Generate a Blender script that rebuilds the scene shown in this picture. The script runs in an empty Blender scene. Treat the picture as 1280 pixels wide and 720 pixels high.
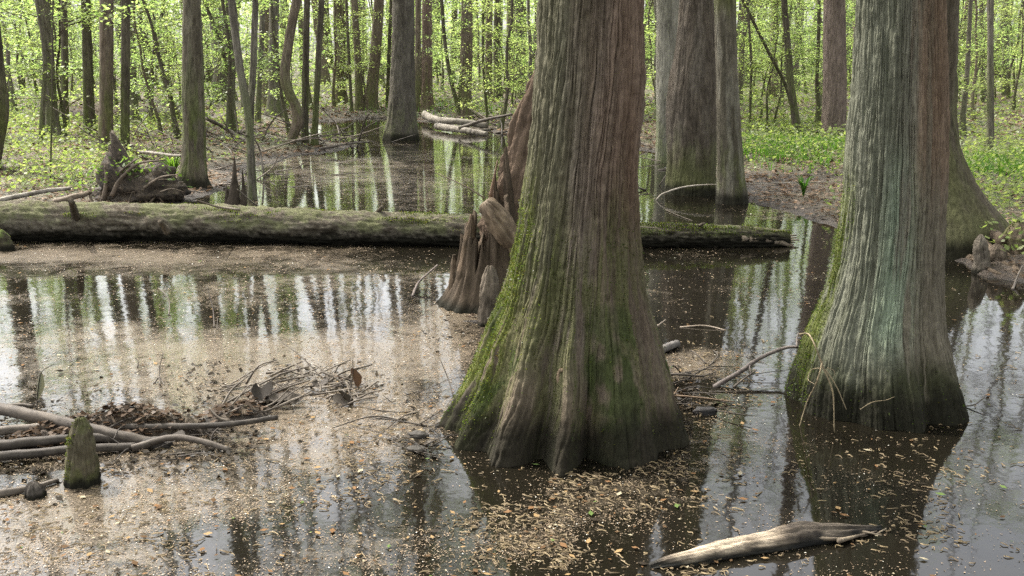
import bpy, math, random
import numpy as np
from mathutils import Vector

random.seed(7)
RNG = np.random.default_rng(11)
scene = bpy.context.scene
COL = scene.collection

# ------------------------------------------------------------------ camera
CAM_H, FPX, HORIZON = 1.70, 1250.0, 75.0
PITCH = math.atan((360.0 - HORIZON) / FPX)
cam_data = bpy.data.cameras.new('camera')
cam_data.sensor_width = 36.0
cam_data.lens = 36.0 * FPX / 1280.0
cam_data.clip_start = 0.05
cam_data.clip_end = 2000.0
cam = bpy.data.objects.new('camera', cam_data)
COL.objects.link(cam)
cam.location = (0, 0, CAM_H)
cam.rotation_euler = (math.pi / 2 - PITCH, 0, 0)
scene.camera = cam

# ------------------------------------------------------------------ sky, sun, exposure
SUN_EL, SUN_AZ = math.radians(54), math.radians(-52)      # azimuth from +Y, clockwise
world = bpy.data.worlds.new('World')
scene.world = world
world.use_nodes = True
wn = world.node_tree
wn.nodes.clear()
sky = wn.nodes.new('ShaderNodeTexSky')
sky.sky_type = 'NISHITA'
sky.sun_disc = False
sky.sun_elevation = SUN_EL
sky.sun_rotation = SUN_AZ
sky.air_density = 1.0
sky.dust_density = 5.0
sky.ozone_density = 1.0
bg = wn.nodes.new('ShaderNodeBackground')
bg.inputs['Strength'].default_value = 0.15
wo = wn.nodes.new('ShaderNodeOutputWorld')
veil = wn.nodes.new('ShaderNodeHueSaturation')            # thin high cloud whitens the sky
veil.inputs['Saturation'].default_value = 0.22
veil.inputs['Value'].default_value = 2.9
wn.links.new(sky.outputs[0], veil.inputs['Color'])
wn.links.new(veil.outputs[0], bg.inputs['Color'])
wn.links.new(bg.outputs[0], wo.inputs['Surface'])
sun_data = bpy.data.lights.new('sun', 'SUN')
sun_data.energy = 4.8
sun_data.angle = math.radians(0.5)
sun_data.color = (1.0, 0.94, 0.84)
sun = bpy.data.objects.new('sun', sun_data)
COL.objects.link(sun)
sv = Vector((math.sin(SUN_AZ) * math.cos(SUN_EL), math.cos(SUN_AZ) * math.cos(SUN_EL), math.sin(SUN_EL)))
sun.rotation_euler = sv.to_track_quat('Z', 'Y').to_euler()
sun.location = (-20, 20, 40)
scene.view_settings.view_transform = 'Standard'
scene.view_settings.look = 'None'
scene.view_settings.exposure = 0.5
scene.view_settings.gamma = 1.0
scene.render.engine = 'CYCLES'
scene.cycles.use_denoising = False
scene.cycles.max_bounces = 8
scene.cycles.diffuse_bounces = 3
scene.cycles.glossy_bounces = 3
scene.cycles.transmission_bounces = 5
scene.cycles.transparent_max_bounces = 8
scene.cycles.sample_clamp_indirect = 4.0

# ------------------------------------------------------------------ picture <-> ground helpers
CP, SP = math.cos(PITCH), math.sin(PITCH)


def ray(px, py):
    u, v = (px - 640.0) / FPX, (360.0 - py) / FPX
    return np.array([u, CP + v * SP, -SP + v * CP])


def at(px, py, z=0.0):
    """point of the horizontal plane at height z seen at that pixel"""
    d = ray(px, py)
    t = (z - CAM_H) / d[2]
    return np.array([d[0] * t, d[1] * t, z])


def at_y(px, py, Y):
    d = ray(px, py)
    t = Y / d[1]
    return np.array([d[0] * t, Y, CAM_H + d[2] * t])


def pix(x, y, z=0.0):
    dz = np.asarray(z) - CAM_H
    dep = y * CP - dz * SP
    up = y * SP + dz * CP
    dep = np.maximum(dep, 1e-3)
    return 640 + FPX * x / dep, 360 - FPX * up / dep


# ------------------------------------------------------------------ noise
def _hash(ix, iy, iz, seed):
    n = (ix * 374761393 + iy * 668265263 + iz * 2147483647 + seed * 1274126177) & 0xFFFFFFFF
    n = ((n ^ (n >> 13)) * 1274126177) & 0xFFFFFFFF
    n = (n ^ (n >> 16)) & 0xFFFFFF
    return n / float(0xFFFFFF)


def vnoise(x, y, z=0.0, seed=0, per=0):
    x, y, z = np.broadcast_arrays(np.asarray(x, float), np.asarray(y, float), np.asarray(z, float))
    fx, fy, fz = np.floor(x), np.floor(y), np.floor(z)
    ix, iy, iz = fx.astype(np.int64), fy.astype(np.int64), fz.astype(np.int64)
    tx, ty, tz = x - fx, y - fy, z - fz
    tx, ty, tz = (t * t * (3 - 2 * t) for t in (tx, ty, tz))
    out = 0
    for dx in (0, 1):
        for dy in (0, 1):
            for dz in (0, 1):
                w = (tx if dx else 1 - tx) * (ty if dy else 1 - ty) * (tz if dz else 1 - tz)
                out = out + w * _hash((ix + dx) % per if per else ix + dx, iy + dy, iz + dz, seed)
    return out


def fbm(x, y, z=0.0, seed=0, octv=4, per=0):
    a, s, o, f = 0.5, 0.0, 0.0, 1.0
    for i in range(octv):
        o = o + a * vnoise(np.asarray(x) * f, np.asarray(y) * f, np.asarray(z) * f, seed + i * 17, int(per * f) if per else 0)
        s += a
        a *= 0.5
        f *= 2.0 if per else 2.03
    return o / s


def sstep(a, b, x):
    t = np.clip((np.asarray(x, float) - a) / (b - a), 0, 1)
    return t * t * (3 - 2 * t)


def lerp(a, b, t):
    t = np.asarray(t)[..., None]
    return np.asarray(a) * (1 - t) + np.asarray(b) * t


# ------------------------------------------------------------------ mesh building
class MB:
    """collects quads/tris with a colour per vertex; link() makes ONE mesh object"""

    def __init__(self):
        self.v, self.f, self.c, self.m, self.n = [], [], [], [], 0

    def add(self, verts, faces, cols, mat=0):
        verts = np.asarray(verts, float).reshape(-1, 3)
        faces = np.asarray(faces, np.int64)
        cols = np.broadcast_to(np.asarray(cols, float), (len(verts), 3))
        self.v.append(verts)
        self.c.append(cols)
        self.f.append(faces + self.n)
        self.m.append(np.full(len(faces), mat, np.int32))
        self.n += len(verts)

    def mesh(self, name, mats, smooth=True):
        v = np.concatenate(self.v)
        c = np.concatenate(self.c)
        me = bpy.data.meshes.new(name)
        me.vertices.add(len(v))
        me.vertices.foreach_set('co', v.astype(np.float32).ravel())
        loops = np.concatenate([f.ravel() for f in self.f])
        tot = np.concatenate([np.full(len(f), f.shape[1], np.int32) for f in self.f])
        start = np.concatenate([[0], np.cumsum(tot)[:-1]]).astype(np.int32)
        me.loops.add(len(loops))
        me.loops.foreach_set('vertex_index', loops.astype(np.int32))
        me.polygons.add(len(tot))
        me.polygons.foreach_set('loop_start', start)
        me.polygons.foreach_set('material_index', np.concatenate(self.m))
        me.polygons.foreach_set('use_smooth', np.full(len(tot), smooth))
        me.update(calc_edges=True)
        a = me.color_attributes.new('Col', 'FLOAT_COLOR', 'POINT')
        a.data.foreach_set('color', np.concatenate([c, np.ones((len(c), 1))], 1).astype(np.float32).ravel())
        for m in mats:
            me.materials.append(m)
        return me

    def link(self, name, mats, parent=None, smooth=True):
        o = bpy.data.objects.new(name, self.mesh(name, mats, smooth))
        COL.objects.link(o)
        if parent is not None:
            o.parent = parent
        return o


def tag(o, label=None, cat=None, group=None, kind=None):
    for k, v in (('label', label), ('category', cat), ('group', group), ('kind', kind)):
        if v:
            o[k] = v
    return o


def thing(name, loc, label, cat, group=None):
    o = bpy.data.objects.new(name, None)
    o.empty_display_size = 0.2
    COL.objects.link(o)
    o.location = loc
    return tag(o, label, cat, group)


def smooth_path(pts, n):
    pts = np.asarray(pts, float)
    if len(pts) == 2:
        t = np.linspace(0, 1, n)[:, None]
        return pts[0] * (1 - t) + pts[1] * t
    seg = np.linalg.norm(np.diff(pts, axis=0), axis=1)
    s = np.concatenate([[0], np.cumsum(seg)])
    s /= s[-1]
    q = np.linspace(0, 1, n)
    i = np.clip(np.searchsorted(s, q, side='right') - 1, 0, len(pts) - 2)
    P = np.vstack([2 * pts[0] - pts[1], pts, 2 * pts[-1] - pts[-2]])
    t = ((q - s[i]) / (s[i + 1] - s[i]))[:, None]
    p0, p1, p2, p3 = P[i], P[i + 1], P[i + 2], P[i + 3]
    return 0.5 * (2 * p1 + (p2 - p0) * t + (2 * p0 - 5 * p1 + 4 * p2 - p3) * t ** 2 + (3 * p1 - p0 - 3 * p2 + p3) * t ** 3)


def frames(path):
    path = np.asarray(path, float)
    T = np.gradient(path, axis=0)
    T /= np.linalg.norm(T, axis=1)[:, None] + 1e-12
    ref = np.array([0.0, 1.0, 0.0]) if abs(T[0][1]) < 0.8 else np.array([1.0, 0, 0])
    A = np.empty_like(T)
    a = ref - T[0] * np.dot(ref, T[0])
    a /= np.linalg.norm(a)
    for i in range(len(T)):
        a = a - T[i] * np.dot(a, T[i])
        a /= np.linalg.norm(a) + 1e-12
        A[i] = a
    return T, A, np.cross(T, A)


def tube(path, rad, nseg, cap=True):
    """rad: (N,) or (N,nseg). returns verts, quads, tris"""
    path = np.asarray(path, float)
    N = len(path)
    rad = np.asarray(rad, float)
    if rad.ndim == 1:
        rad = np.repeat(rad[:, None], nseg, 1)
    T, A, B = frames(path)
    th = np.arange(nseg) * 2 * math.pi / nseg
    V = path[:, None, :] + rad[..., None] * (np.cos(th)[None, :, None] * A[:, None, :] + np.sin(th)[None, :, None] * B[:, None, :])
    V = V.reshape(-1, 3)
    i = np.arange(N - 1)[:, None] * nseg
    j = np.arange(nseg)[None, :]
    k = (j + 1) % nseg
    Q = np.stack([i + j, i + k, i + nseg + k, i + nseg + j], -1).reshape(-1, 4)
    Tt = np.zeros((0, 3), np.int64)
    if cap:
        V = np.vstack([V, path[0], path[-1]])
        a0, a1 = N * nseg, N * nseg + 1
        jj = np.arange(nseg)
        kk = (jj + 1) % nseg
        Tt = np.vstack([np.stack([np.full(nseg, a0), kk, jj], -1),
                        np.stack([np.full(nseg, a1), (N - 1) * nseg + jj, (N - 1) * nseg + kk], -1)])
    return V, Q, Tt


def add_tube(mb, path, rad, nseg, col, mat=0, cap=True, jitter=0.0):
    rad = np.asarray(rad, float)
    if rad.ndim == 1:
        rad = np.repeat(rad[:, None], nseg, 1)
    if jitter:
        rad = rad * (1 + jitter * (RNG.random(rad.shape) - 0.5) * 2)
    V, Q, Tt = tube(path, rad, nseg, cap)
    base = mb.n
    mb.add(V, Q, col, mat)
    if len(Tt):
        mb.f.append(Tt + base)
        mb.m.append(np.full(len(Tt), mat, np.int32))


def add_leaves(mb, C, size, col, mat=0, flat=0.6, aspect=0.55):
    """many small folded-diamond leaves. C (n,3); flat: how level they lie"""
    n = len(C)
    size = np.broadcast_to(np.asarray(size, float), (n,))
    az = RNG.random(n) * 2 * math.pi
    tilt = (RNG.random(n) - 0.5) * 2 * (1 - flat) * 1.5
    roll = (RNG.random(n) - 0.5) * 2 * (1 - flat) * 1.5
    d = np.stack([np.cos(az) * np.cos(tilt), np.sin(az) * np.cos(tilt), np.sin(tilt)], 1)
    s = np.stack([-np.sin(az), np.cos(az), np.zeros(n)], 1)
    up = np.cross(d, s)
    s = s * np.cos(roll)[:, None] + up * np.sin(roll)[:, None]
    L = d * (size * 0.5)[:, None]
    W = s * (size * 0.5 * aspect)[:, None]
    V = np.stack([C - L, C - L * 0.1 + W, C + L, C - L * 0.1 - W], 1).reshape(-1, 3)
    F = np.arange(n * 4).reshape(-1, 4)
    col = np.broadcast_to(np.asarray(col, float), (n, 3))
    mb.add(V, F, np.repeat(col, 4, 0), mat)


# ------------------------------------------------------------------ materials
def new_mat(name):
    m = bpy.data.materials.new(name)
    m.use_nodes = True
    nt = m.node_tree
    nt.nodes.clear()
    return m, nt, nt.nodes.new('ShaderNodeOutputMaterial')


def N(nt, t, **kw):
    n = nt.nodes.new(t)
    for k, v in kw.items():
        setattr(n, k, v)
    return n


def attr_mat(name, rough=0.85, scale=(60, 60, 12), var=0.35, bump=0.4, dist=0.004, spec=0.3):
    """pigment from the Col attribute, grain and fine relief from stretched noise"""
    m, nt, out = new_mat(name)
    b = N(nt, 'ShaderNodeBsdfPrincipled')
    a = N(nt, 'ShaderNodeAttribute', attribute_name='Col')
    tc = N(nt, 'ShaderNodeTexCoord')
    mp = N(nt, 'ShaderNodeMapping')
    mp.inputs['Scale'].default_value = scale
    nz = N(nt, 'ShaderNodeTexNoise')
    nz.inputs['Scale'].default_value = 1.0
    nz.inputs['Detail'].default_value = 6
    nz.inputs['Roughness'].default_value = 0.7
    mr = N(nt, 'ShaderNodeMapRange')
    mr.inputs['From Min'].default_value = 0.25
    mr.inputs['From Max'].default_value = 0.75
    mr.inputs['To Min'].default_value = 1 - var
    mr.inputs['To Max'].default_value = 1 + var
    mx = N(nt, 'ShaderNodeVectorMath', operation='SCALE')
    bp = N(nt, 'ShaderNodeBump')
    bp.inputs['Strength'].default_value = bump
    bp.inputs['Distance'].default_value = dist
    L = nt.links.new
    L(tc.outputs['Object'], mp.inputs['Vector'])
    L(mp.outputs[0], nz.inputs['Vector'])
    L(nz.outputs['Fac'], mr.inputs['Value'])
    L(a.outputs['Color'], mx.inputs[0])
    L(mr.outputs[0], mx.inputs['Scale'])
    L(mx.outputs[0], b.inputs['Base Color'])
    L(nz.outputs['Fac'], bp.inputs['Height'])
    L(bp.outputs[0], b.inputs['Normal'])
    b.inputs['Roughness'].default_value = rough
    b.inputs['Specular IOR Level'].default_value = spec
    L(b.outputs[0], out.inputs['Surface'])
    return m


def leaf_mat(name, trans=0.55, gloss=0.06, tint=(1.9, 2.0, 1.1)):
    m, nt, out = new_mat(name)
    L = nt.links.new
    a = N(nt, 'ShaderNodeAttribute', attribute_name='Col')
    oi = N(nt, 'ShaderNodeObjectInfo')
    hs = N(nt, 'ShaderNodeHueSaturation')
    mr = N(nt, 'ShaderNodeMapRange')
    mr.inputs['To Min'].default_value = 0.485
    mr.inputs['To Max'].default_value = 0.515
    L(oi.outputs['Random'], mr.inputs['Value'])
    L(mr.outputs[0], hs.inputs['Hue'])
    L(a.outputs['Color'], hs.inputs['Color'])
    d = N(nt, 'ShaderNodeBsdfDiffuse')
    t = N(nt, 'ShaderNodeBsdfTranslucent')
    vm = N(nt, 'ShaderNodeVectorMath', operation='MULTIPLY')
    vm.inputs[1].default_value = tint
    L(hs.outputs[0], d.inputs['Color'])
    L(hs.outputs[0], vm.inputs[0])
    L(vm.outputs[0], t.inputs['Color'])
    mx = N(nt, 'ShaderNodeMixShader')
    mx.inputs[0].default_value = trans
    L(d.outputs[0], mx.inputs[1])
    L(t.outputs[0], mx.inputs[2])
    g = N(nt, 'ShaderNodeBsdfGlossy')
    g.inputs['Roughness'].default_value = 0.4
    m2 = N(nt, 'ShaderNodeMixShader')
    m2.inputs[0].default_value = gloss
    L(mx.outputs[0], m2.inputs[1])
    L(g.outputs[0], m2.inputs[2])
    L(m2.outputs[0], out.inputs['Surface'])
    return m


def ground_mat():
    m, nt, out = new_mat('forest_floor')
    L = nt.links.new
    b = N(nt, 'ShaderNodeBsdfPrincipled')
    a = N(nt, 'ShaderNodeAttribute', attribute_name='Col')
    tc = N(nt, 'ShaderNodeTexCoord')
    vo = N(nt, 'ShaderNodeTexVoronoi')
    vo.inputs['Scale'].default_value = 26
    nz = N(nt, 'ShaderNodeTexNoise')
    nz.inputs['Scale'].default_value = 9
    nz.inputs['Detail'].default_value = 8
    nz.inputs['Roughness'].default_value = 0.75
    L(tc.outputs['Object'], vo.inputs['Vector'])
    L(tc.outputs['Object'], nz.inputs['Vector'])
    sp = N(nt, 'ShaderNodeSeparateColor')
    L(vo.outputs['Color'], sp.inputs[0])
    mr = N(nt, 'ShaderNodeMapRange')
    mr.inputs['To Min'].default_value = 0.45
    mr.inputs['To Max'].default_value = 1.55
    L(sp.outputs[0], mr.inputs['Value'])
    mr2 = N(nt, 'ShaderNodeMapRange')
    mr2.inputs['From Min'].default_value = 0.3
    mr2.inputs['From Max'].default_value = 0.7
    mr2.inputs['To Min'].default_value = 0.6
    mr2.inputs['To Max'].default_value = 1.4
    L(nz.outputs['Fac'], mr2.inputs['Value'])
    mu = N(nt, 'ShaderNodeMath', operation='MULTIPLY')
    L(mr.outputs[0], mu.inputs[0])
    L(mr2.outputs[0], mu.inputs[1])
    vs = N(nt, 'ShaderNodeVectorMath', operation='SCALE')
    L(a.outputs['Color'], vs.inputs[0])
    L(mu.outputs[0], vs.inputs['Scale'])
    L(vs.outputs[0], b.inputs['Base Color'])
    bp = N(nt, 'ShaderNodeBump')
    bp.inputs['Strength'].default_value = 0.8
    bp.inputs['Distance'].default_value = 0.03
    L(mu.outputs[0], bp.inputs['Height'])
    L(bp.outputs[0], b.inputs['Normal'])
    b.inputs['Roughness'].default_value = 0.8
    L(b.outputs[0], out.inputs['Surface'])
    return m


def water_mat():
    """dark still water; Col.r = how much dust, pollen and bud-scale film floats there"""
    m, nt, out = new_mat('pond_water')
    L = nt.links.new
    a = N(nt, 'ShaderNodeAttribute', attribute_name='Col')
    sp = N(nt, 'ShaderNodeSeparateColor')
    L(a.outputs['Color'], sp.inputs[0])
    tc = N(nt, 'ShaderNodeTexCoord')
    w = N(nt, 'ShaderNodeBsdfPrincipled')
    w.inputs['Base Color'].default_value = (0.007, 0.006, 0.004, 1)
    w.inputs['Roughness'].default_value = 0.05
    w.inputs['IOR'].default_value = 1.42
    nz = N(nt, 'ShaderNodeTexNoise')
    nz.inputs['Scale'].default_value = 7
    nz.inputs['Detail'].default_value = 3
    L(tc.outputs['Object'], nz.inputs['Vector'])
    bp = N(nt, 'ShaderNodeBump')
    bp.inputs['Strength'].default_value = 0.05
    bp.inputs['Distance'].default_value = 0.02
    L(nz.outputs['Fac'], bp.inputs['Height'])
    L(bp.outputs[0], w.inputs['Normal'])
    # film
    f1 = N(nt, 'ShaderNodeTexNoise')
    f1.inputs['Scale'].default_value = 95
    f1.inputs['Detail'].default_value = 4
    f1.inputs['Roughness'].default_value = 0.8
    f2 = N(nt, 'ShaderNodeTexNoise')
    f2.inputs['Scale'].default_value = 5.5
    f2.inputs['Detail'].default_value = 6
    f2.inputs['Roughness'].default_value = 0.65
    f2.inputs['Distortion'].default_value = 1.2
    L(tc.outputs['Object'], f1.inputs['Vector'])
    L(tc.outputs['Object'], f2.inputs['Vector'])
    ad = N(nt, 'ShaderNodeMath', operation='ADD')
    L(f1.outputs['Fac'], ad.inputs[0])
    L(f2.outputs['Fac'], ad.inputs[1])
    th = N(nt, 'ShaderNodeMath', operation='MULTIPLY_ADD')        # noise sum + mask*0.75
    L(sp.outputs[0], th.inputs[0])
    th.inputs[1].default_value = 0.62
    L(ad.outputs[0], th.inputs[2])
    mr = N(nt, 'ShaderNodeMapRange')
    mr.inputs['From Min'].default_value = 1.24
    mr.inputs['From Max'].default_value = 1.62
    mr.inputs['To Min'].default_value = 0.0
    mr.inputs['To Max'].default_value = 0.62
    L(th.outputs[0], mr.inputs['Value'])
    film = N(nt, 'ShaderNodeBsdfPrincipled')
    cr = N(nt, 'ShaderNodeValToRGB')
    cr.color_ramp.elements[0].position = 0.32
    cr.color_ramp.elements[0].color = (0.085, 0.066, 0.044, 1)
    cr.color_ramp.elements[1].position = 0.68
    cr.color_ramp.elements[1].color = (0.222, 0.176, 0.124, 1)
    L(f1.outputs['Fac'], cr.inputs['Fac'])
    L(cr.outputs[0], film.inputs['Base Color'])
    film.inputs['Roughness'].default_value = 0.32
    mx = N(nt, 'ShaderNodeMixShader')
    L(mr.outputs[0], mx.inputs[0])
    L(w.outputs[0], mx.inputs[1])
    L(film.outputs[0], mx.inputs[2])
    L(mx.outputs[0], out.inputs['Surface'])
    return m


M_BARK = attr_mat('cypress_bark', 0.95, (120, 120, 11), 0.5, 0.8, 0.008, 0.1)
M_BARK_FAR = attr_mat('tree_bark', 0.95, (34, 34, 7), 0.6, 0.9, 0.03, 0.1)
M_WOOD = attr_mat('weathered_wood', 0.75, (70, 70, 70), 0.35, 0.4, 0.004, 0.3)
M_LOG = attr_mat('mossy_log_bark', 0.95, (40, 90, 90), 0.6, 1.0, 0.014, 0.1)
M_DRIFT = attr_mat('drift_wood_grain', 0.7, (14, 130, 130), 0.7, 1.0, 0.006, 0.3)
M_LEAF = leaf_mat('spring_leaf', 0.6, 0.03, (2.5, 2.65, 1.9))
M_GRASS = leaf_mat('ground_plant_leaf', 0.5, 0.02, (1.6, 1.7, 1.0))
M_DEAD = leaf_mat('dead_leaf', 0.15, 0.008, (1.1, 1.0, 0.8))
M_LITTER = attr_mat('floating_litter', 0.7, (150, 150, 150), 0.2, 0.2, 0.002, 0.3)
M_GROUND = ground_mat()
M_WATER = water_mat()

# ------------------------------------------------------------------ the ground and the pond
W_PIX = [(-900, 268), (0, 260), (200, 260), (240, 253), (268, 245), (300, 229), (318, 211), (352, 197), (430, 189), (446, 182),
         (405, 173), (388, 163), (402, 152), (470, 148), (540, 152), (600, 163), (690, 172), (760, 184), (828, 194), (850, 212),
         (905, 236), (945, 254), (965, 265), (1050, 284), (1130, 300), (1200, 322), (1290, 350), (1500, 410)]
W_POLY = np.array([at(*p)[:2] for p in W_PIX] + [[9, 2.0], [9, -7], [-14, -7], [-14, 8]])
W2_POLY = np.array([at(*p)[:2] for p in [(70, 142), (150, 138), (232, 137), (275, 146), (240, 155), (150, 157), (85, 152)]])


def sdf(poly, x, y):
    """signed distance, positive outside"""
    x, y = np.asarray(x, float), np.asarray(y, float)
    d = np.full(x.shape, 1e9)
    ins = np.zeros(x.shape, bool)
    n = len(poly)
    for i in range(n):
        ax, ay = poly[i]
        bx, by = poly[(i + 1) % n]
        ex, ey = bx - ax, by - ay
        t = np.clip(((x - ax) * ex + (y - ay) * ey) / (ex * ex + ey * ey), 0, 1)
        d = np.minimum(d, np.hypot(x - ax - t * ex, y - ay - t * ey))
        c = ((ay > y) != (by > y)) & (x < (bx - ax) * (y - ay) / (by - ay + 1e-12) + ax)
        ins ^= c
    return np.where(ins, -d, d)


MOUNDS = [(at(350, 500), 0.40, 0.14, 0.275), (at(300, 520), 0.30, 0.14, 0.265), (at(430, 482), 0.30, 0.10, 0.262), (at(200, 540), 0.45, 0.15, 0.265),
          (at(40, 560), 0.6, 0.28, 0.285), (at(868, 478), 0.22, 0.2, 0.255), (at(850, 500), 0.14, 0.10, 0.27), (at(592, 402), 0.3, 0.2, 0.26), (at(520, 540), 0.12, 0.15, 0.255), (at(1275, 338), 0.35, 0.3, 0.12),
          (at(130, 400), 0.01, 0.01, 0.0)]


def ground_h(x, y):
    x, y = np.asarray(x, float), np.asarray(y, float)
    d = np.minimum(sdf(W_POLY, x, y), sdf(W2_POLY, x, y))
    d = d + (fbm(x * 1.3, y * 1.3, 0, 3) - 0.5) * 0.9
    h = np.where(d > 0, 0.15 * (1 - np.exp(-d * 0.8)), np.maximum(d * 0.8, -0.25))
    h = h + np.where(d > 0, sstep(0, 2, d), 0) * ((fbm(x * 0.5, y * 0.5, 0, 5) - 0.45) * 0.35)
    h = h + np.where(d > -0.05, (fbm(x * 5, y * 5, 0, 9, 3) - 0.5) * 0.05, 0)
    far = np.clip(y - 30, 0, None)
    h = h + far * 0.012 + 0.6 * (fbm(x * 0.04, y * 0.04, 0, 21) - 0.5) * sstep(30, 60, y)
    for c, sx, sy, a in MOUNDS:
        g = a * np.exp(-((x - c[0]) / sx) ** 2 - ((y - c[1]) / sy) ** 2)
        h = h + g + np.where(g > 0.12, (fbm(x * 14, y * 14, 0, 31, 3) - 0.5) * 0.07, 0)
    return h


def gh(x, y):
    return float(ground_h(np.array([x]), np.array([y]))[0])


def foot(px, py):
    """where a thing whose foot shows at that pixel stands on the ground or the pond bed"""
    p = at(px, py, 0)
    h = gh(p[0], p[1])
    if h > 0:
        p = at(px, py, h)
        p = at(px, py, max(gh(p[0], p[1]), 0))
    return p


def axis_vals(segs):
    out = []
    for a, b, s in segs:
        out += list(np.arange(a, b, s))
    return np.array(out)


gx = axis_vals([(-260, -90, 20), (-90, -40, 5), (-40, -15, 0.8), (-15, -5, 0.2), (-5, 5, 0.09), (5, 15, 0.2), (15, 40, 0.8), (40, 90, 5), (90, 261, 20)])
gy = axis_vals([(-60, -8, 6), (-8, 2.5, 0.5), (2.5, 7.5, 0.06), (7.5, 16, 0.11), (16, 34, 0.22), (34, 70, 1.0), (70, 140, 6), (140, 420, 40)])
GX, GY = np.meshgrid(gx, gy)
GZ = ground_h(GX, GY)
nx, ny = len(gx), len(gy)
ii = np.arange(ny - 1)[:, None] * nx + np.arange(nx - 1)[None, :]
Q = np.stack([ii, ii + 1, ii + nx + 1, ii + nx], -1).reshape(-1, 4)
zf = GZ.ravel()
keep = zf[Q].max(1) > -0.12
pxg, pyg = pix(GX, GY, GZ)
n1 = fbm(GX * 0.9, GY * 0.9, 0, 41)
n2 = fbm(GX * 0.25, GY * 0.25, 0, 43)
gc = lerp(np.array([0.055, 0.038, 0.024]), np.array([0.125, 0.090, 0.055]), sstep(0.3, 0.7, n1))
green = sstep(0.42, 0.62, n2) * sstep(0.02, 0.12, GZ)
gc = lerp(gc, np.array([0.065, 0.085, 0.026]), green * 0.5)
gc = lerp(gc, np.array([0.05, 0.036, 0.024]), np.exp(-((GX - at(1275, 338)[0]) / 0.8) ** 2 - ((GY - at(1275, 338)[1]) / 0.7) ** 2))
gc = lerp(gc, np.array([0.028, 0.02, 0.013]), 1 - sstep(0.0, 0.07, GZ))          # wet mud at the water's edge
b = MB()
b.add(np.stack([GX, GY, GZ], -1).reshape(-1, 3), Q[keep], gc.reshape(-1, 3))
tag(b.link('ground', [M_GROUND]), 'brown leaf strewn forest floor and muddy banks around the pond', kind='structure')


def film_density(px, py, x, y):
    """how thickly floating dust lies: drifted patches, measured on the photograph"""
    d = 0.02 + 0.28 * (1 - sstep(430, 680, px)) * sstep(300, 330, py)
    for cx, cy, sx, sy, a in ((90, 660, 260, 70, 0.68), (230, 450, 330, 45, 0.62), (430, 560, 150, 42, 0.62), (520, 425, 120, 45, 0.5), (865, 452, 62, 22, 1.0),
                              (150, 318, 300, 16, 0.75), (690, 650, 130, 55, 0.35), (572, 392, 45, 16, 0.9), (985, 266, 80, 8, 0.7), (360, 500, 200, 40, 0.5), (250, 370, 330, 30, 0.25),
                              (860, 560, 60, 60, 0.15), (470, 222, 200, 40, 0.62), (900, 350, 120, 40, 0.12), (340, 203, 60, 8, 0.5), (580, 165, 100, 6, 0.4)):
        d = d + a * np.exp(-((px - cx) / sx) ** 2 - ((py - cy) / sy) ** 2)
    for cx, cy, sx, sy, a in ((270, 680, 60, 35, 0.6), (560, 640, 60, 60, 0.35), (130, 370, 120, 28, 0.35), (430, 385, 120, 25, 0.2), (430, 625, 90, 35, 0.35)):
        d = d - a * np.exp(-((px - cx) / sx) ** 2 - ((py - cy) / sy) ** 2)
    d = d + (fbm(x * 1.6 + 0.8 * fbm(x * 3, y * 3, 0, 63), y * 2.4, 0, 61) - 0.5) * 0.9
    return np.clip(d, 0, 1)


wx = axis_vals([(-16, -5, 0.4), (-5, 5, 0.05), (5, 12.1, 0.4)])
wy = axis_vals([(-8, 2.4, 0.4), (2.4, 12, 0.05), (12, 48.1, 0.4)])
WX, WY = np.meshgrid(wx, wy)
wpx, wpy = pix(WX, WY, 0)
FD = film_density(wpx, wpy, WX, WY) * (WY > 1.5) + 0.2 * (WY <= 1.5)
nx, ny = len(wx), len(wy)
ii = np.arange(ny - 1)[:, None] * nx + np.arange(nx - 1)[None, :]
b = MB()
b.add(np.stack([WX, WY, np.zeros_like(WX)], -1).reshape(-1, 3), np.stack([ii, ii + 1, ii + nx + 1, ii + nx], -1).reshape(-1, 4), np.repeat(FD.reshape(-1, 1), 3, 1))
tag(b.link('water', [M_WATER]), 'still dark swamp water filmed with pollen and reflecting the trees', kind='structure')

# ------------------------------------------------------------------ trees
GREY, BROWN, RED = np.array([0.20, 0.185, 0.16]), np.array([0.15, 0.12, 0.09]), np.array([0.19, 0.105, 0.065])
MOSS, ALGA, LICHEN = np.array([0.10, 0.135, 0.022]), np.array([0.085, 0.095, 0.052]), np.array([0.25, 0.28, 0.235])
WET_SHADE = np.array([0.014, 0.013, 0.009])  # wet bark and wood; also the shade painted under the log and driftwood


def rows_to_axis(rows, Y):
    """rows of (py, left px, right px) of a trunk whose axis is at distance Y -> heights, axis x, radius"""
    z, cx, r = [], [], []
    for py, l, rr in rows:
        a, c = at_y(l, py, Y), at_y(rr, py, Y)
        z.append(a[2])
        cx.append((a[0] + c[0]) / 2)
        r.append((c[0] - a[0]) / 2)
    o = np.argsort(z)
    return np.array(z)[o], np.array(cx)[o], np.array(r)[o]


def pinterp(x, xp, fp):
    """monotone-ish smooth interpolation"""
    x = np.asarray(x, float)
    m = np.gradient(fp, xp)
    i = np.clip(np.searchsorted(xp, x) - 1, 0, len(xp) - 2)
    h = xp[i + 1] - xp[i]
    t = np.clip((x - xp[i]) / h, 0, 1)
    return (fp[i] * (1 + 2 * t) * (1 - t) ** 2 + h * m[i] * t * (1 - t) ** 2 + fp[i + 1] * t * t * (3 - 2 * t) + h * m[i + 1] * t * t * (t - 1))


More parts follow.
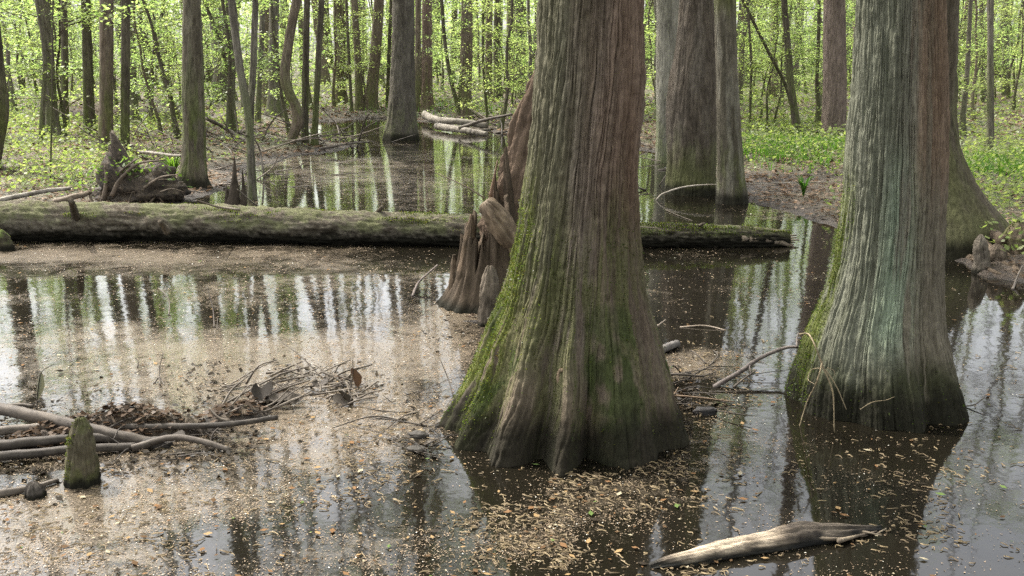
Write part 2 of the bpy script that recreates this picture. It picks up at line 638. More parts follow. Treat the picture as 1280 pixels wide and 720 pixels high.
def trunk(name, rows, Y, parent, nu, zlev, height, lobes=(), lobe_h=0.6, ridge=0.008, ridge_w=0.035, ridge_l=0.5, base=BROWN, alt=GREY, moss=0.5, moss_h=0.8,
          wet=0.0, paint=None, mat=None, seed=0, zmin=-0.35, twist=0.0, moss_n=0):
    """a tapered trunk from its measured outline, with flutes at the foot and bark ridges as relief. Built at the thing's own origin."""
    zs, cxs, rs = rows_to_axis(rows, Y)
    ox, oz = parent.location[0], parent.location[2]
    z = np.asarray(zlev, float)
    lean = (cxs[-1] - cxs[-2]) / (zs[-1] - zs[-2])
    lean = float(np.clip(lean, -0.25, 0.25))
    zi = np.clip(z, zs[0], zs[-1])
    ax = pinterp(zi, zs, cxs)
    r = np.maximum(pinterp(zi, zs, rs), 0.01)
    up = np.clip(z - zs[-1], 0, None)
    ax = ax + lean * 6 * (1 - np.exp(-up / 6))
    r = r * np.clip(1 - 0.75 * up / max(height - zs[-1], 0.1), 0.1, 1)
    low = np.clip(zs[0] - z, 0, None)
    r = r * (1 + low * 0.35)
    face = math.atan2(-Y, -float(parent.location[0]))
    th = np.arange(nu) * 2 * math.pi / nu - math.pi
    th = th - 0.5 * np.sin(th) + face                 # finer on the side that shows
    TH, ZZ = np.meshgrid(th, z)
    R = np.repeat(r[:, None], nu, 1)
    # flutes and buttress lobes near the foot (theta measured from the side that faces the viewer, + to the right)
    zz0 = ZZ - zs[0]
    phi = (TH - face + math.pi) % (2 * math.pi) - math.pi
    tot = np.zeros_like(R)
    for a, amp, w in lobes:
        dd = (phi - math.radians(a) + math.pi) % (2 * math.pi) - math.pi
        tot += amp * np.exp(-(dd / math.radians(w)) ** 2)
    fall = np.exp(-(np.clip(zz0, 0, None) / lobe_h) ** 1.3)
    if not len(lobes):
        tot = (fbm(np.cos(TH) * 1.6 + seed, np.sin(TH) * 1.6, 0, seed) - 0.5) * 0.5
    R = R * (1 + tot * fall)
    R = R * (1 + (fbm(np.cos(TH) * 1.2 + seed, np.sin(TH) * 1.2, ZZ * 0.8, seed + 5) - 0.5) * 0.10)
    # bark: interlacing vertical ridges
    n_around = 2 * max(4, round(math.pi * max(rs[len(rs) // 2], 0.05) / ridge_w))
    ua = TH / (2 * math.pi) * n_around
    warp = (fbm(np.cos(TH) * 5, np.sin(TH) * 5, ZZ / ridge_l, seed + 3, 3) - 0.5) * 2.4 + twist * ZZ * n_around / (2 * math.pi)
    w1 = vnoise(ua + warp, ZZ / (ridge_l * 1.3), 0, seed + 11, n_around)
    w2 = vnoise((ua + warp) * 2, ZZ / (ridge_l * 0.5), 0, seed + 12, n_around * 2)
    g1 = np.exp(-((2 * w1 - 1) / 0.30) ** 2)
    g2 = np.exp(-((2 * w2 - 1) / 0.30) ** 2)
    flake = fbm((ua + warp) * 0.5, ZZ / (ridge_l * 0.12), 0, seed + 13, 3, n_around // 2)
    lift = vnoise((ua + warp) * 1.0 + 3, ZZ / (ridge_l * 0.9), 0, seed + 14, n_around)          # strips peel and stand proud by different amounts
    R = R - ridge * (g1 + 0.45 * g2) + ridge * 1.1 * (flake - 0.5) + ridge * 0.9 * (np.round(lift * 4) / 4 - 0.5)
    yo = 0.0
    V = np.stack([ax[:, None] + R * np.cos(TH) - ox, R * np.sin(TH) + yo, ZZ - oz], -1)
    # pigment
    nA = fbm(np.cos(TH) * 2 + seed, np.sin(TH) * 2, ZZ * 1.1, seed + 21)
    nB = fbm(ua * 0.5 + warp * 0.3, ZZ * 2.0, 0, seed + 23, 4, n_around // 2)
    nC = fbm(ua + warp, ZZ * 7.0, 0, seed + 29, 4, n_around)
    col = lerp(base, alt, sstep(0.35, 0.65, nA * 0.6 + nB * 0.4))
    strip = vnoise((ua + warp) * 2, ZZ / (ridge_l * 0.6), 0, seed + 41, n_around * 2)
    col = col * ((0.75 + 0.5 * nC) * (0.80 + 0.40 * strip))[..., None]
    mh = moss_h * (0.5 + 1.1 * nA)
    mz = moss * (1 - sstep(mh * 0.6, mh * 1.5, zz0)) * sstep(0.36, 0.6, nB * 0.6 + nC * 0.4)
    col = lerp(col, MOSS * 0.8, mz)
    if paint is not None:
        col = paint(col, phi, ZZ, zz0, nA, nB, nC * 0.6 + strip * 0.4)
    if wet:
        wl = wet * (0.45 + 1.2 * nB)
        col = lerp(col, WET_SHADE, (1 - sstep(wl * 0.5, wl * 1.25, ZZ)) * 0.9)
    Vf = V.reshape(-1, 3)
    n, m = len(z), nu
    i = np.arange(n - 1)[:, None] * m
    j = np.arange(m)[None, :]
    k = (j + 1) % m
    Qf = np.stack([i + j, i + k, i + m + k, i + m + j], -1).reshape(-1, 4)
    mb = MB()
    mb.add(Vf, Qf, col.reshape(-1, 3))
    o = mb.link(name, [mat or M_BARK_FAR], parent)
    if moss_n:
        add_moss(parent, Vf, np.stack([np.cos(TH), np.sin(TH), np.full_like(TH, 0.35)], -1).reshape(-1, 3), np.where(ZZ > 0.01, paint.w, 0).ravel(), moss_n)
    top = np.array([ax[-1] - ox, 0, z[-1] - oz])
    return o, top, np.array([ax, z]).T


def add_moss(parent, V, nrm, w, n, size=0.008, tone=(0.064, 0.078, 0.018)):
    """short tufts of moss growing out of a surface: one countless part"""
    w = np.clip(w, 0, None) ** 1.5
    if w.sum() <= 0:
        return
    i = RNG.choice(len(V), n, p=w / w.sum())
    P = V[i] + RNG.normal(0, 0.003, (n, 3))
    d = nrm[i] * 0.8 + RNG.normal(0, 0.5, (n, 3))
    d /= np.linalg.norm(d, axis=1)[:, None]
    sz = size * (0.5 + RNG.random((n, 1)))
    sd = np.cross(d, RNG.normal(0, 1, (n, 3)))
    sd = sd / (np.linalg.norm(sd, axis=1)[:, None] + 1e-9) * sz * 0.28
    A = P - nrm[i] * 0.002
    Vq = np.stack([A - sd, A + sd, A + d * sz * 0.7 + sd * 0.7, A + d * sz], 1).reshape(-1, 3)
    c = np.array(tone) * (0.45 + 1.1 * RNG.random((n, 1))) * (1 + RNG.normal(0, 0.12, (n, 3)))
    mb = MB()
    mb.add(Vq, np.arange(n * 4).reshape(-1, 4), np.repeat(np.clip(c, 0.005, 1), 4, 0))
    o = mb.link('moss', [M_GRASS], parent)
    o['kind'] = 'stuff'


def leaf_cols(n, dark=1.0):
    t = RNG.random((n, 1))
    c = np.array([0.105, 0.150, 0.045]) * (1 - t) + np.array([0.215, 0.245, 0.105]) * t
    return c * dark * (0.8 + 0.4 * RNG.random((n, 1)))


def limb_path(p0, az, rise, length, n=7, droop=0.0):
    t = np.linspace(0, 1, n)
    wob = np.cumsum(RNG.normal(0, 0.04, (n, 3)), 0) * length
    wob -= wob[0]
    return p0 + np.stack([math.cos(az) * length * t, math.sin(az) * length * t, rise * length * t - droop * length * t * t], 1) + wob


def crown_mesh(i, nleaf=4200, rad=3.2, hgt=8.0, leaf=0.15):
    """forked limbs, twigs and loose leaf sprays; origin where the trunk ends"""
    mb = MB()
    centres = []
    lead = limb_path(np.array([0, 0, -0.1]), RNG.random() * 6.28, 6.0, hgt * 0.16, 8)
    add_tube(mb, lead, np.linspace(0.10, 0.02, 8), 6, BROWN, 0)
    for k in range(11):
        z0 = -hgt * 0.45 + (k / 10) * hgt * 0.95
        if z0 > 0:
            f = min(z0 / (hgt), 0.98)
            p0 = lead[int(f * 7)]
        else:
            p0 = np.array([0.0, 0.0, z0])
        L = rad * (1.0 - 0.5 * max(z0, 0) / hgt) * random.uniform(0.7, 1.15)
        pa = limb_path(p0, k * 2.4 + random.random(), random.uniform(0.5, 1.0), L)
        add_tube(mb, pa, np.linspace(0.075, 0.02, 7), 5, BROWN, 0)
        for q in range(5):
            s = random.randint(2, 6)
            pb = limb_path(pa[s], random.random() * 6.28, random.uniform(0.0, 0.7), random.uniform(0.6, 1.5), 5)
            add_tube(mb, pb, np.linspace(0.022, 0.006, 5), 3, BROWN, 0, cap=False)
            centres += [pb[2], pb[3], pb[4]]
    centres = np.array(centres)
    per = nleaf // len(centres)
    C = np.repeat(centres, per, 0) + RNG.normal(0, 1, (len(centres) * per, 3)) * np.array([0.36, 0.36, 0.2])
    add_leaves(mb, C, leaf * (0.7 + 0.6 * RNG.random(len(C))), leaf_cols(len(C)), 1, 0.45)
    return mb.mesh('crown', [M_BARK_FAR, M_LEAF], smooth=True)


CROWNS = [crown_mesh(i, nleaf=n, rad=r, hgt=h) for i, (n, r, h) in enumerate(((1900, 3.0, 8), (1500, 2.6, 7), (2200, 3.6, 9), (1200, 2.2, 6), (500, 2.8, 8)))]


def put_crown(parent, top, k=None, scale=1.0):
    o = bpy.data.objects.new('crown', CROWNS[random.randrange(4) if k is None else k])
    COL.objects.link(o)
    o.parent = parent
    o.location = top - np.array([0, 0, 0.3])
    o.rotation_euler = (0, 0, random.random() * 6.28)
    o.scale = (scale,) * 3
    return o


def levels(z0, z1, n1, ztop, n2):
    a = np.linspace(z0, z1, n1)
    t = np.linspace(0, 1, n2 + 1)[1:]
    return np.concatenate([a, z1 + (ztop - z1) * t ** 1.4])


# --- the two big cypresses in the water
def paint_main(col, phi, Z, zz, nA, nB, nC):
    # lichen-grey above, dull green algae on the left, red-brown bark on the right, moss streaks over the flare
    red = sstep(-0.1, 0.9, phi + (nA - 0.5) * 1.4 + (nB - 0.5) * 1.0) * (1 - sstep(1.3, 1.8, phi)) * sstep(0.75, 1.2, Z + (nB - 0.5) * 0.5)
    col = lerp(col, RED * (0.6 + 0.5 * nC)[..., None], red * 0.38)
    alga = sstep(0.1, -0.7, phi + (nA - 0.5) * 1.0) * sstep(0.5, 0.9, Z) * 0.5
    col = lerp(col, ALGA * (0.7 + 0.6 * nC)[..., None], alga)
    m = (1 - sstep(0.75, 1.25, Z + (nA - 0.5) * 0.5)) * sstep(0.34, 0.56, nB * 0.55 + nC * 0.45)
    ribs_ = np.exp(-((phi + 0.03) / 0.07) ** 2) + np.exp(-((phi + 0.50) / 0.16) ** 2) + np.exp(-((phi - 0.62) / 0.22) ** 2)
    tan = sstep(0.46, 0.66, nA * 0.25 + nB * 0.35 + 0.42 * np.clip(ribs_, 0, 1)) * (1 - sstep(0.25, 0.5, Z)) * 0.75
    m = m * (1 - 0.8 * tan) * (1 - 0.4 * sstep(0.7, 1.2, phi))
    col = lerp(col, np.array([0.072, 0.076, 0.028]) * (0.7 + 0.6 * nC)[..., None], m * 0.75)
    bright = sstep(-0.75, -1.15, phi + (nB - 0.5) * 0.7) * (1 - sstep(0.8, 1.5, Z)) * sstep(0.3, 0.5, nC)
    col = lerp(col, np.array([0.085, 0.10, 0.02]) * (0.5 + 0.9 * nC)[..., None], bright * 0.8)
    col = lerp(col, np.array([0.112, 0.088, 0.063]) * (0.7 + 0.6 * nC)[..., None], tan)
    paint_main.w = (bright * 1.0 + m * 0.28 * (1 - tan)) * (1 - sstep(0.9, 1.3, Z)) * sstep(0.02, 0.12, Z)
    dk = sstep(0.55, 0.68, fbm(phi * 4, Z * 5, 0, 77)) * (1 - sstep(0.4, 0.95, Z))
    return lerp(col, np.array([0.03, 0.045, 0.012]), dk * 0.75)


MAIN_ROWS = [(0, 675, 805), (100, 669, 805), (220, 657, 796), (300, 646, 799), (360, 633, 806), (420, 612, 821), (470, 596, 833), (510, 580, 841), (532, 571, 847)]
Ym = 4.48
p = at_y(720, 532, Ym)
t_main = thing('cypress_tree', (p[0], Ym, 0), 'huge mossy cypress with wide fluted foot standing in mid pond', 'tree')
_, top, _ = trunk('trunk', MAIN_ROWS, Ym, t_main, 560, levels(-0.2, 2.15, 340, 17, 26), 17,
                  lobes=[(-90, 0.18, 12), (-73, -0.06, 7), (-60, 0.14, 9), (-46, -0.07, 7), (-31, 0.12, 8), (-15, -0.24, 7), (-2, 0.10, 4.5), (13, -0.28, 8), (36, 0.07, 13), (56, -0.08, 7), (72, 0.13, 13), (110, 0.10, 20), (160, 0.1, 20), (-140, 0.12, 20)],
                  lobe_h=0.6, ridge=0.0115, ridge_w=0.018, ridge_l=0.30, base=np.array([0.105, 0.081, 0.060]), alt=np.array([0.150, 0.124, 0.098]), moss=0, wet=0.20, paint=paint_main, mat=M_BARK, seed=4, twist=-0.12, moss_n=26000)
put_crown(t_main, top, 2, 1.3)
# a healed knot on the narrow front rib
mb = MB()
kc0 = at_y(703, 472, 4.10) - np.array([p[0], Ym, 0])
ang = np.linspace(0, 2 * math.pi, 25)
ring = np.stack([kc0[0] + 0.017 * np.cos(ang), np.full(25, kc0[1]) + 0.004 * np.sin(3 * ang), kc0[2] + 0.036 * np.sin(ang)], 1)
add_tube(mb, ring, np.full(25, 0.009), 8, np.array([0.20, 0.15, 0.10]), cap=False, jitter=0.2)
mb.link('knot', [M_BARK], t_main)


def paint_right(col, phi, Z, zz, nA, nB, nC):
    red = sstep(0.05, 0.8, phi + (nA - 0.5) * 1.0 + (nB - 0.5) * 1.1) * sstep(0.75, 1.35, Z + (nB - 0.5) * 0.6)
    col = lerp(col, np.array([0.150, 0.080, 0.047]) * (0.6 + 0.8 * nC)[..., None], red * 0.58)
    br = sstep(0.2, 0.6, phi + (nA - 0.5) * 0.5) * (1 - sstep(0.8, 1.3, Z))
    col = lerp(col, np.array([0.13, 0.105, 0.075]) * (0.7 + 0.6 * nC)[..., None], br * 0.6)
    li = np.exp(-((phi - 0.12) / 0.34) ** 2) * sstep(0.2, 0.5, Z) * (1 - sstep(1.0, 1.45, Z)) * sstep(0.3, 0.5, nB)
    col = lerp(col, np.array([0.19, 0.235, 0.165]) * (0.65 + 0.7 * nC)[..., None], li * 0.85)
    gl = sstep(0.3, -0.3, phi) * 0.4
    col = lerp(col, np.array([0.115, 0.128, 0.088]) * (0.7 + 0.6 * nC)[..., None], gl)
    bright = sstep(-0.72, -1.1, phi + (nB - 0.5) * 0.6) * (1 - sstep(0.8, 1.4, Z)) * sstep(0.3, 0.48, nC)
    col = lerp(col, np.array([0.085, 0.10, 0.02]) * (0.5 + 0.9 * nC)[..., None], bright * 0.85)
    paint_right.w = bright * (1 - sstep(0.9, 1.3, Z)) + 0.12 * (1 - sstep(0.1, 0.4, Z))
    dk = (1 - sstep(0.16, 0.40, Z + (nA - 0.5) * 0.35)) * sstep(0.26, 0.42, nB)
    return lerp(col, np.array([0.022, 0.025, 0.010]) * (0.7 + 0.6 * nC)[..., None], dk * 0.85)


RIGHT_ROWS = [(0, 1073, 1180), (100, 1066, 1181), (200, 1058, 1180), (300, 1049, 1176), (360, 1036, 1175), (410, 1018, 1178), (450, 1006, 1187), (480, 997, 1194), (505, 992, 1198)]
Yr = 4.86
p = at_y(1096, 505, Yr)
t_right = thing('cypress_tree', (p[0], Yr, 0), 'big cypress with rust red upper bark and pale lichen streak in the pond', 'tree')
_, top, _ = trunk('trunk', RIGHT_ROWS, Yr, t_right, 500, levels(-0.2, 2.2, 320, 18, 26), 18,
                  lobes=[(-85, 0.08, 14), (-62, -0.06, 8), (-40, 0.09, 13), (-14, -0.09, 9), (4, 0.04, 8), (26, 0.10, 8), (42, -0.14, 7), (66, 0.11, 13), (130, 0.06, 20), (-140, 0.06, 20)],
                  lobe_h=0.4, ridge=0.010, ridge_w=0.015, ridge_l=0.32, base=np.array([0.115, 0.110, 0.082]), alt=np.array([0.160, 0.154, 0.120]), moss=0, wet=0.17, paint=paint_right, mat=M_BARK, seed=9, twist=0.05, moss_n=14000)
put_crown(t_right, top, 0, 1.3)


def big_tree(label, rows, Y, nu, nz, ztop, name='tree', crown=None, cs=1.0, group=None, **kw):
    zs, cxs, rs = rows_to_axis(rows, Y)
    h0 = max(gh(cxs[0], Y), -0.2)
    t = thing(name, (cxs[0], Y, max(h0, 0)), label, 'tree', group)
    vis = zs[-1] + 0.2
    o, top, _ = trunk('trunk', rows, Y, t, nu, levels(min(h0, 0) - 0.15, vis, nz, ztop, 16), ztop, **kw)
    put_crown(t, top, crown, cs)
    return t


def paint_darkmoss(col, phi, Z, zz, nA, nB, nC):
    m = sstep(0.3, 0.5, nB) * (1 - sstep(0.9, 1.7, Z)) * 0.25
    return lerp(col, np.array([0.075, 0.08, 0.024]) * (0.6 + 0.8 * nC)[..., None], m)


big_tree('dark mossy trunk half hidden behind the rust red cypress, foot swept out to the right',
         [(0, 1128, 1197), (100, 1126, 1195), (160, 1122, 1196), (205, 1114, 1206), (245, 1104, 1226), (270, 1096, 1244), (290, 1090, 1256), (302, 1088, 1260)], 9.2, 150, 130, 17,
         lobes=[(80, 0.12, 18), (40, -0.04, 14), (10, 0.05, 16), (-60, 0.06, 20)], lobe_h=0.5, ridge=0.012, ridge_w=0.06, base=np.array([0.085, 0.07, 0.05]), alt=np.array([0.11, 0.095, 0.07]), moss=0.25, moss_h=1.2,
         wet=0.14, paint=paint_darkmoss, seed=31, crown=1, name='cypress_tree')


def paint_bulge(col, phi, Z, zz, nA, nB, nC):
    m = sstep(0.3, 0.7, zz) * 0
    g = (1 - sstep(0.2, 0.6, zz + (nB - 0.5) * 0.5)) * 0.7
    return lerp(col, np.array([0.07, 0.072, 0.03]), g)


big_tree('bottle shaped brown trunk swelling at the waist, behind the slim mottled trunk',
         [(0, 850, 892), (50, 845, 895), (100, 836, 897), (140, 832, 898), (190, 833, 897), (225, 831, 897), (240, 829, 898)], 13.1, 130, 120, 19,
         ridge=0.012, ridge_w=0.06, ridge_l=0.5, base=np.array([0.078, 0.064, 0.049]), alt=np.array([0.115, 0.098, 0.078]), moss=0.4, moss_h=0.6, wet=0.12, paint=paint_bulge, seed=35, crown=0, name='cypress_tree')


def paint_mottle(col, phi, Z, zz, nA, nB, nC):
    p_ = sstep(0.5, 0.62, fbm(phi * 2.2, Z * 2.2, 0, 91))
    col = lerp(col, np.array([0.19, 0.178, 0.14]), p_ * 0.5)
    m = sstep(2.1, 2.5, Z + (nA - 0.5) * 0.4) * 0.8
    return lerp(col, np.array([0.10, 0.105, 0.04]), m)


big_tree('slim mottled trunk standing right against the front of the bottle shaped trunk',
         [(0, 893, 920), (60, 894, 921), (120, 895, 924), (180, 896, 928), (225, 896, 931), (252, 895, 934)], 12.15, 90, 110, 17,
         ridge=0.005, ridge_w=0.05, base=np.array([0.078, 0.069, 0.050]), alt=np.array([0.118, 0.104, 0.078]), moss=0.5, moss_h=0.7, wet=0.16, paint=paint_mottle, seed=37, crown=3)
big_tree('pale straight trunk just behind the left side of the bottle shaped trunk',
         [(0, 820, 849), (80, 820, 848), (150, 820, 845), (195, 818, 842), (203, 817, 843)], 17.2, 64, 60, 18,
         ridge=0.008, ridge_w=0.07, base=np.array([0.155, 0.147, 0.115]), alt=np.array([0.21, 0.198, 0.16]), moss=0.5, moss_h=0.7, seed=39, crown=1)
big_tree('smooth brownish grey trunk on the grassy bank just left of the rust red cypress',
         [(0, 1030, 1056), (80, 1029, 1058), (140, 1028, 1058), (175, 1026, 1058), (185, 1024, 1060)], 20.0, 64, 60, 19,
         ridge=0.008, ridge_w=0.07, base=np.array([0.125, 0.098, 0.08]), alt=np.array([0.165, 0.13, 0.108]), moss=0.2, moss_h=0.4, seed=41, crown=2)
big_tree('stout dark trunk rising from the open water beyond the fallen mossy log',
         [(0, 490, 518), (70, 489, 519), (120, 486, 520), (150, 483, 521), (175, 479, 523)], 22.2, 80, 70, 21,
         lobes=[(-70, 0.1, 14), (-30, 0.06, 14), (10, -0.05, 12), (45, 0.07, 14), (80, 0.08, 14)], lobe_h=0.4, ridge=0.014, ridge_w=0.09, base=np.array([0.082, 0.072, 0.058]), alt=np.array([0.112, 0.10, 0.082]), moss=0.3,
         moss_h=0.6, wet=0.15, seed=43, crown=2, cs=1.2, name='cypress_tree')
big_tree('lichen spotted dark trunk with spreading black foot behind the left half of the mossy log',
         [(0, 229, 251), (60, 228, 253), (120, 227, 255), (170, 228, 257), (210, 225, 259), (228, 221, 262), (237, 218, 267)], 13.5, 80, 100, 18,
         lobes=[(-80, 0.08, 16), (-30, 0.05, 16), (20, -0.05, 14), (60, 0.12, 16)], lobe_h=0.25, ridge=0.008, ridge_w=0.05, base=np.array([0.105, 0.09, 0.065]), alt=np.array([0.15, 0.135, 0.10]), moss=0.6, moss_h=1.4,
         wet=0.22, seed=45, crown=1)

# --- slimmer trees: (label, [(py, px) axis points, foot last], width px, flare, kind)
SLIM = [
    ('thick dark trunk cut by the left edge of the photo, bulging above the bank', [(0, -16), (90, -8), (140, -3), (205, -14)], 28, 1.1, 'd'),
    ('pale grey trunk near the left edge with a thinner stem pressed against it', [(0, 55), (80, 61), (168, 66)], 15, 1.5, 'g'),
    ('thin grey stem leaning onto the pale trunk near the left edge', [(0, 46), (70, 56), (170, 52)], 6, 1.3, 'g'),
    ('narrow dark pole-like trunk, second sturdy trunk in from the left edge', [(0, 80), (80, 81), (157, 81)], 9, 1.4, 'd'),
    ('dark trunk ringed by small leaves just left of the thicker straight trunk', [(0, 107), (90, 110), (168, 112)], 13, 1.5, 'd'),
    ('straight brown trunk, thickest of the cluster on the leafy left bank', [(0, 133), (90, 133), (184, 132)], 18, 1.25, 'b'),
    ('dark upright trunk close to the right of the thickest trunk on the left bank', [(0, 157), (90, 157), (190, 156)], 12, 1.2, 'd'),
    ('flared trunk standing behind the dark upright trunk on the left bank', [(0, 163), (80, 164), (157, 166)], 12, 2.2, 'g'),
    ('forked grey young tree by the water, right of the lichen spotted trunk', [(0, 289), (80, 299), (150, 311), (249, 316)], 11, 1.3, 'g'),
    ('dark stem rising beside the forked young tree left of centre', [(0, 319), (80, 317), (150, 313), (246, 317)], 9, 1.0, 'g'),
    ('grey trunk with spread foot just left of the strongly bent trunk', [(0, 343), (70, 342), (146, 343)], 13, 2.2, 'g'),
    ('brown trunk bent like an elbow near its foot on the muddy point', [(0, 371), (60, 360), (105, 357), (138, 371), (160, 370), (179, 361)], 13, 1.3, 'b'),
    ('slim dark pole beside the elbow bent trunk', [(0, 384), (90, 382), (177, 381)], 9, 1.3, 'd'),
    ('slim mossy pole leaning right at the tip of the muddy point', [(0, 402), (90, 397), (182, 393)], 8, 1.4, 'd'),
    ('brown flared trunk on the far shore, leftmost of three beside the stout water trunk', [(0, 422), (70, 425), (131, 424)], 13, 2.0, 'b'),
    ('very thin dark stem between the flared far shore trunks', [(0, 433), (70, 436), (146, 440)], 4, 1.4, 'd'),
    ('narrow trunk in the middle of the three flared trunks on the far shore', [(0, 443), (70, 447), (144, 450)], 9, 1.9, 'b'),
    ('dark trunk leaning right with spread foot, just left of the stout water trunk', [(0, 474), (60, 470), (139, 462)], 14, 1.9, 'b'),
    ('thin stem almost touching the left side of the stout water trunk', [(0, 489), (70, 486), (142, 484)], 5, 1.3, 'd'),
    ('reddish trunk with splayed foot just right of the stout water trunk', [(0, 534), (80, 534), (144, 534)], 13, 2.0, 'r'),
    ('brown trunk peeping out behind the right edge of the stout water trunk', [(0, 523), (80, 522), (146, 521)], 8, 1.2, 'b'),
    ('thin sapling leaning left in front of a broad trunk above the pale logs', [(0, 552), (60, 557), (110, 566), (150, 577)], 5, 1.4, 'd'),
    ('broad brown trunk at the far shore directly behind the pale drift logs', [(0, 584), (70, 583), (149, 580)], 16, 1.7, 'b'),
    ('very thin straight stem right of the pale drift logs', [(0, 604), (80, 604), (160, 610)], 3.5, 1.3, 'd'),
    ('distant brown trunk behind the very thin stem, left of a close pair', [(0, 612), (70, 611), (130, 611)], 9, 1.5, 'b'),
    ('distant dark trunk, right of a close pair behind the very thin stem', [(0, 622), (70, 621), (127, 623)], 9, 1.5, 'd'),
    ('forked grey trunk just above the broken brown stump', [(0, 648), (60, 651), (126, 652)], 12, 1.5, 'g'),
    ('slender trunk leaning right beside the forked grey trunk above the stump', [(0, 676), (60, 668), (128, 656)], 7, 1.4, 'g'),
    ('dark slim trunk with a foot spur standing in the sunny glade right of centre', [(0, 980), (60, 985), (120, 990), (164, 997)], 9, 1.7, 'd'),
    ('thin trunk leaning left that crosses the slim glade trunk', [(0, 928), (60, 958), (115, 985), (163, 998)], 5, 1.2, 'd'),
    ('very thin dark stem in the glade close to the mottled trunk', [(0, 934), (80, 939), (168, 937)], 3.5, 1.2, 'd'),
    ('thin curved sapling in the glade left of the smooth brownish trunk', [(0, 992), (60, 1002), (120, 1008)], 3.5, 1.2, 'd'),
    ('straight grey pole tree on the bright grass at the right', [(0, 1238), (100, 1238), (198, 1238)], 9, 1.25, 'g'),
    ('distant grey trunk right of the grey pole tree at the right side', [(0, 1257), (60, 1257), (123, 1256)], 8, 1.3, 'g'),
    ('distant grey trunk left of the grey pole tree at the right side', [(0, 1226), (60, 1228), (128, 1229)], 6, 1.3, 'g'),
    ('thin crooked sapling leaning left in the bank thicket left of the lichen spotted trunk', [(0, 206), (70, 192), (156, 188)], 5, 1.2, 'd'),
    ('thin sapling leaning right in the bank thicket left of the lichen spotted trunk', [(0, 172), (70, 181), (158, 192)], 4, 1.2, 'd'),
    ('crooked stem leaning steeply left, right of the bank thicket', [(0, 170), (60, 186), (100, 205), (156, 228)], 5, 1.2, 'd'),
    ('thin stem leaning left between the lichen spotted trunk and the forked young tree', [(0, 255), (50, 274), (100, 287), (165, 296)], 5, 1.2, 'd'),
    ('grey stem in the shade close behind the dark stem left of centre', [(0, 329), (70, 326), (150, 322)], 7, 1.3, 'g'),
    ('bare spindly sapling standing on the leafy left bank before the trunks', [(20, 66), (120, 65), (232, 63)], 2.2, 1.1, 'd'),
]
KINDC = {'d': ((0.075, 0.065, 0.048), (0.115, 0.10, 0.075)), 'g': ((0.115, 0.102, 0.08), (0.165, 0.15, 0.12)), 'b': ((0.12, 0.095, 0.07), (0.165, 0.135, 0.105)), 'r': ((0.14, 0.10, 0.08), (0.18, 0.135, 0.11))}


# young-tree foliage: thin twigs carrying flat sprays of leaves, origin at the stem's foot
def spray_crown(hgt, nbr, nleaf, z0, spread, leaf=0.075, sp=0.17):
    mb = MB()
    cs = []
    for k in range(nbr):
        z = z0 + (hgt - z0) * (k + random.random()) / nbr
        f = 1 - 0.6 * (z - z0) / (hgt - z0)
        pa = limb_path(np.array([0, 0, z]), random.random() * 6.28, random.uniform(0.05, 0.5), spread * f * random.uniform(0.5, 1.2), 7, random.uniform(0, 0.25))
        add_tube(mb, pa, np.linspace(0.012, 0.003, 7), 3, BROWN * 0.7, 0, cap=False)
        cs += [pa[i] for i in range(2, 7)]
        for q in range(2):
            pb = limb_path(pa[random.randint(2, 5)], random.random() * 6.28, 0.15, random.uniform(0.25, 0.7), 4)
            add_tube(mb, pb, np.linspace(0.006, 0.002, 4), 3, BROWN * 0.7, 0, cap=False)
            cs += list(pb[1:])
    cs = np.array(cs)
    pick = cs[RNG.integers(0, len(cs), nleaf)]
    C = pick + RNG.normal(0, 1, (nleaf, 3)) * np.array([sp, sp, sp * 0.35])
    add_leaves(mb, C, leaf * (0.6 + 0.8 * RNG.random(nleaf)), leaf_cols(nleaf), 1, 0.6)
    return mb.mesh('crown', [M_BARK_FAR, M_LEAF])


SPRAYS = [spray_crown(6.5, 18, 3000, 0.7, 1.8), spray_crown(5.0, 16, 2600, 0.5, 1.6), spray_crown(7.5, 20, 3300, 1.0, 2.0), spray_crown(4.0, 14, 2400, 0.3, 1.4), spray_crown(6.0, 16, 1800, 1.0, 1.8)]


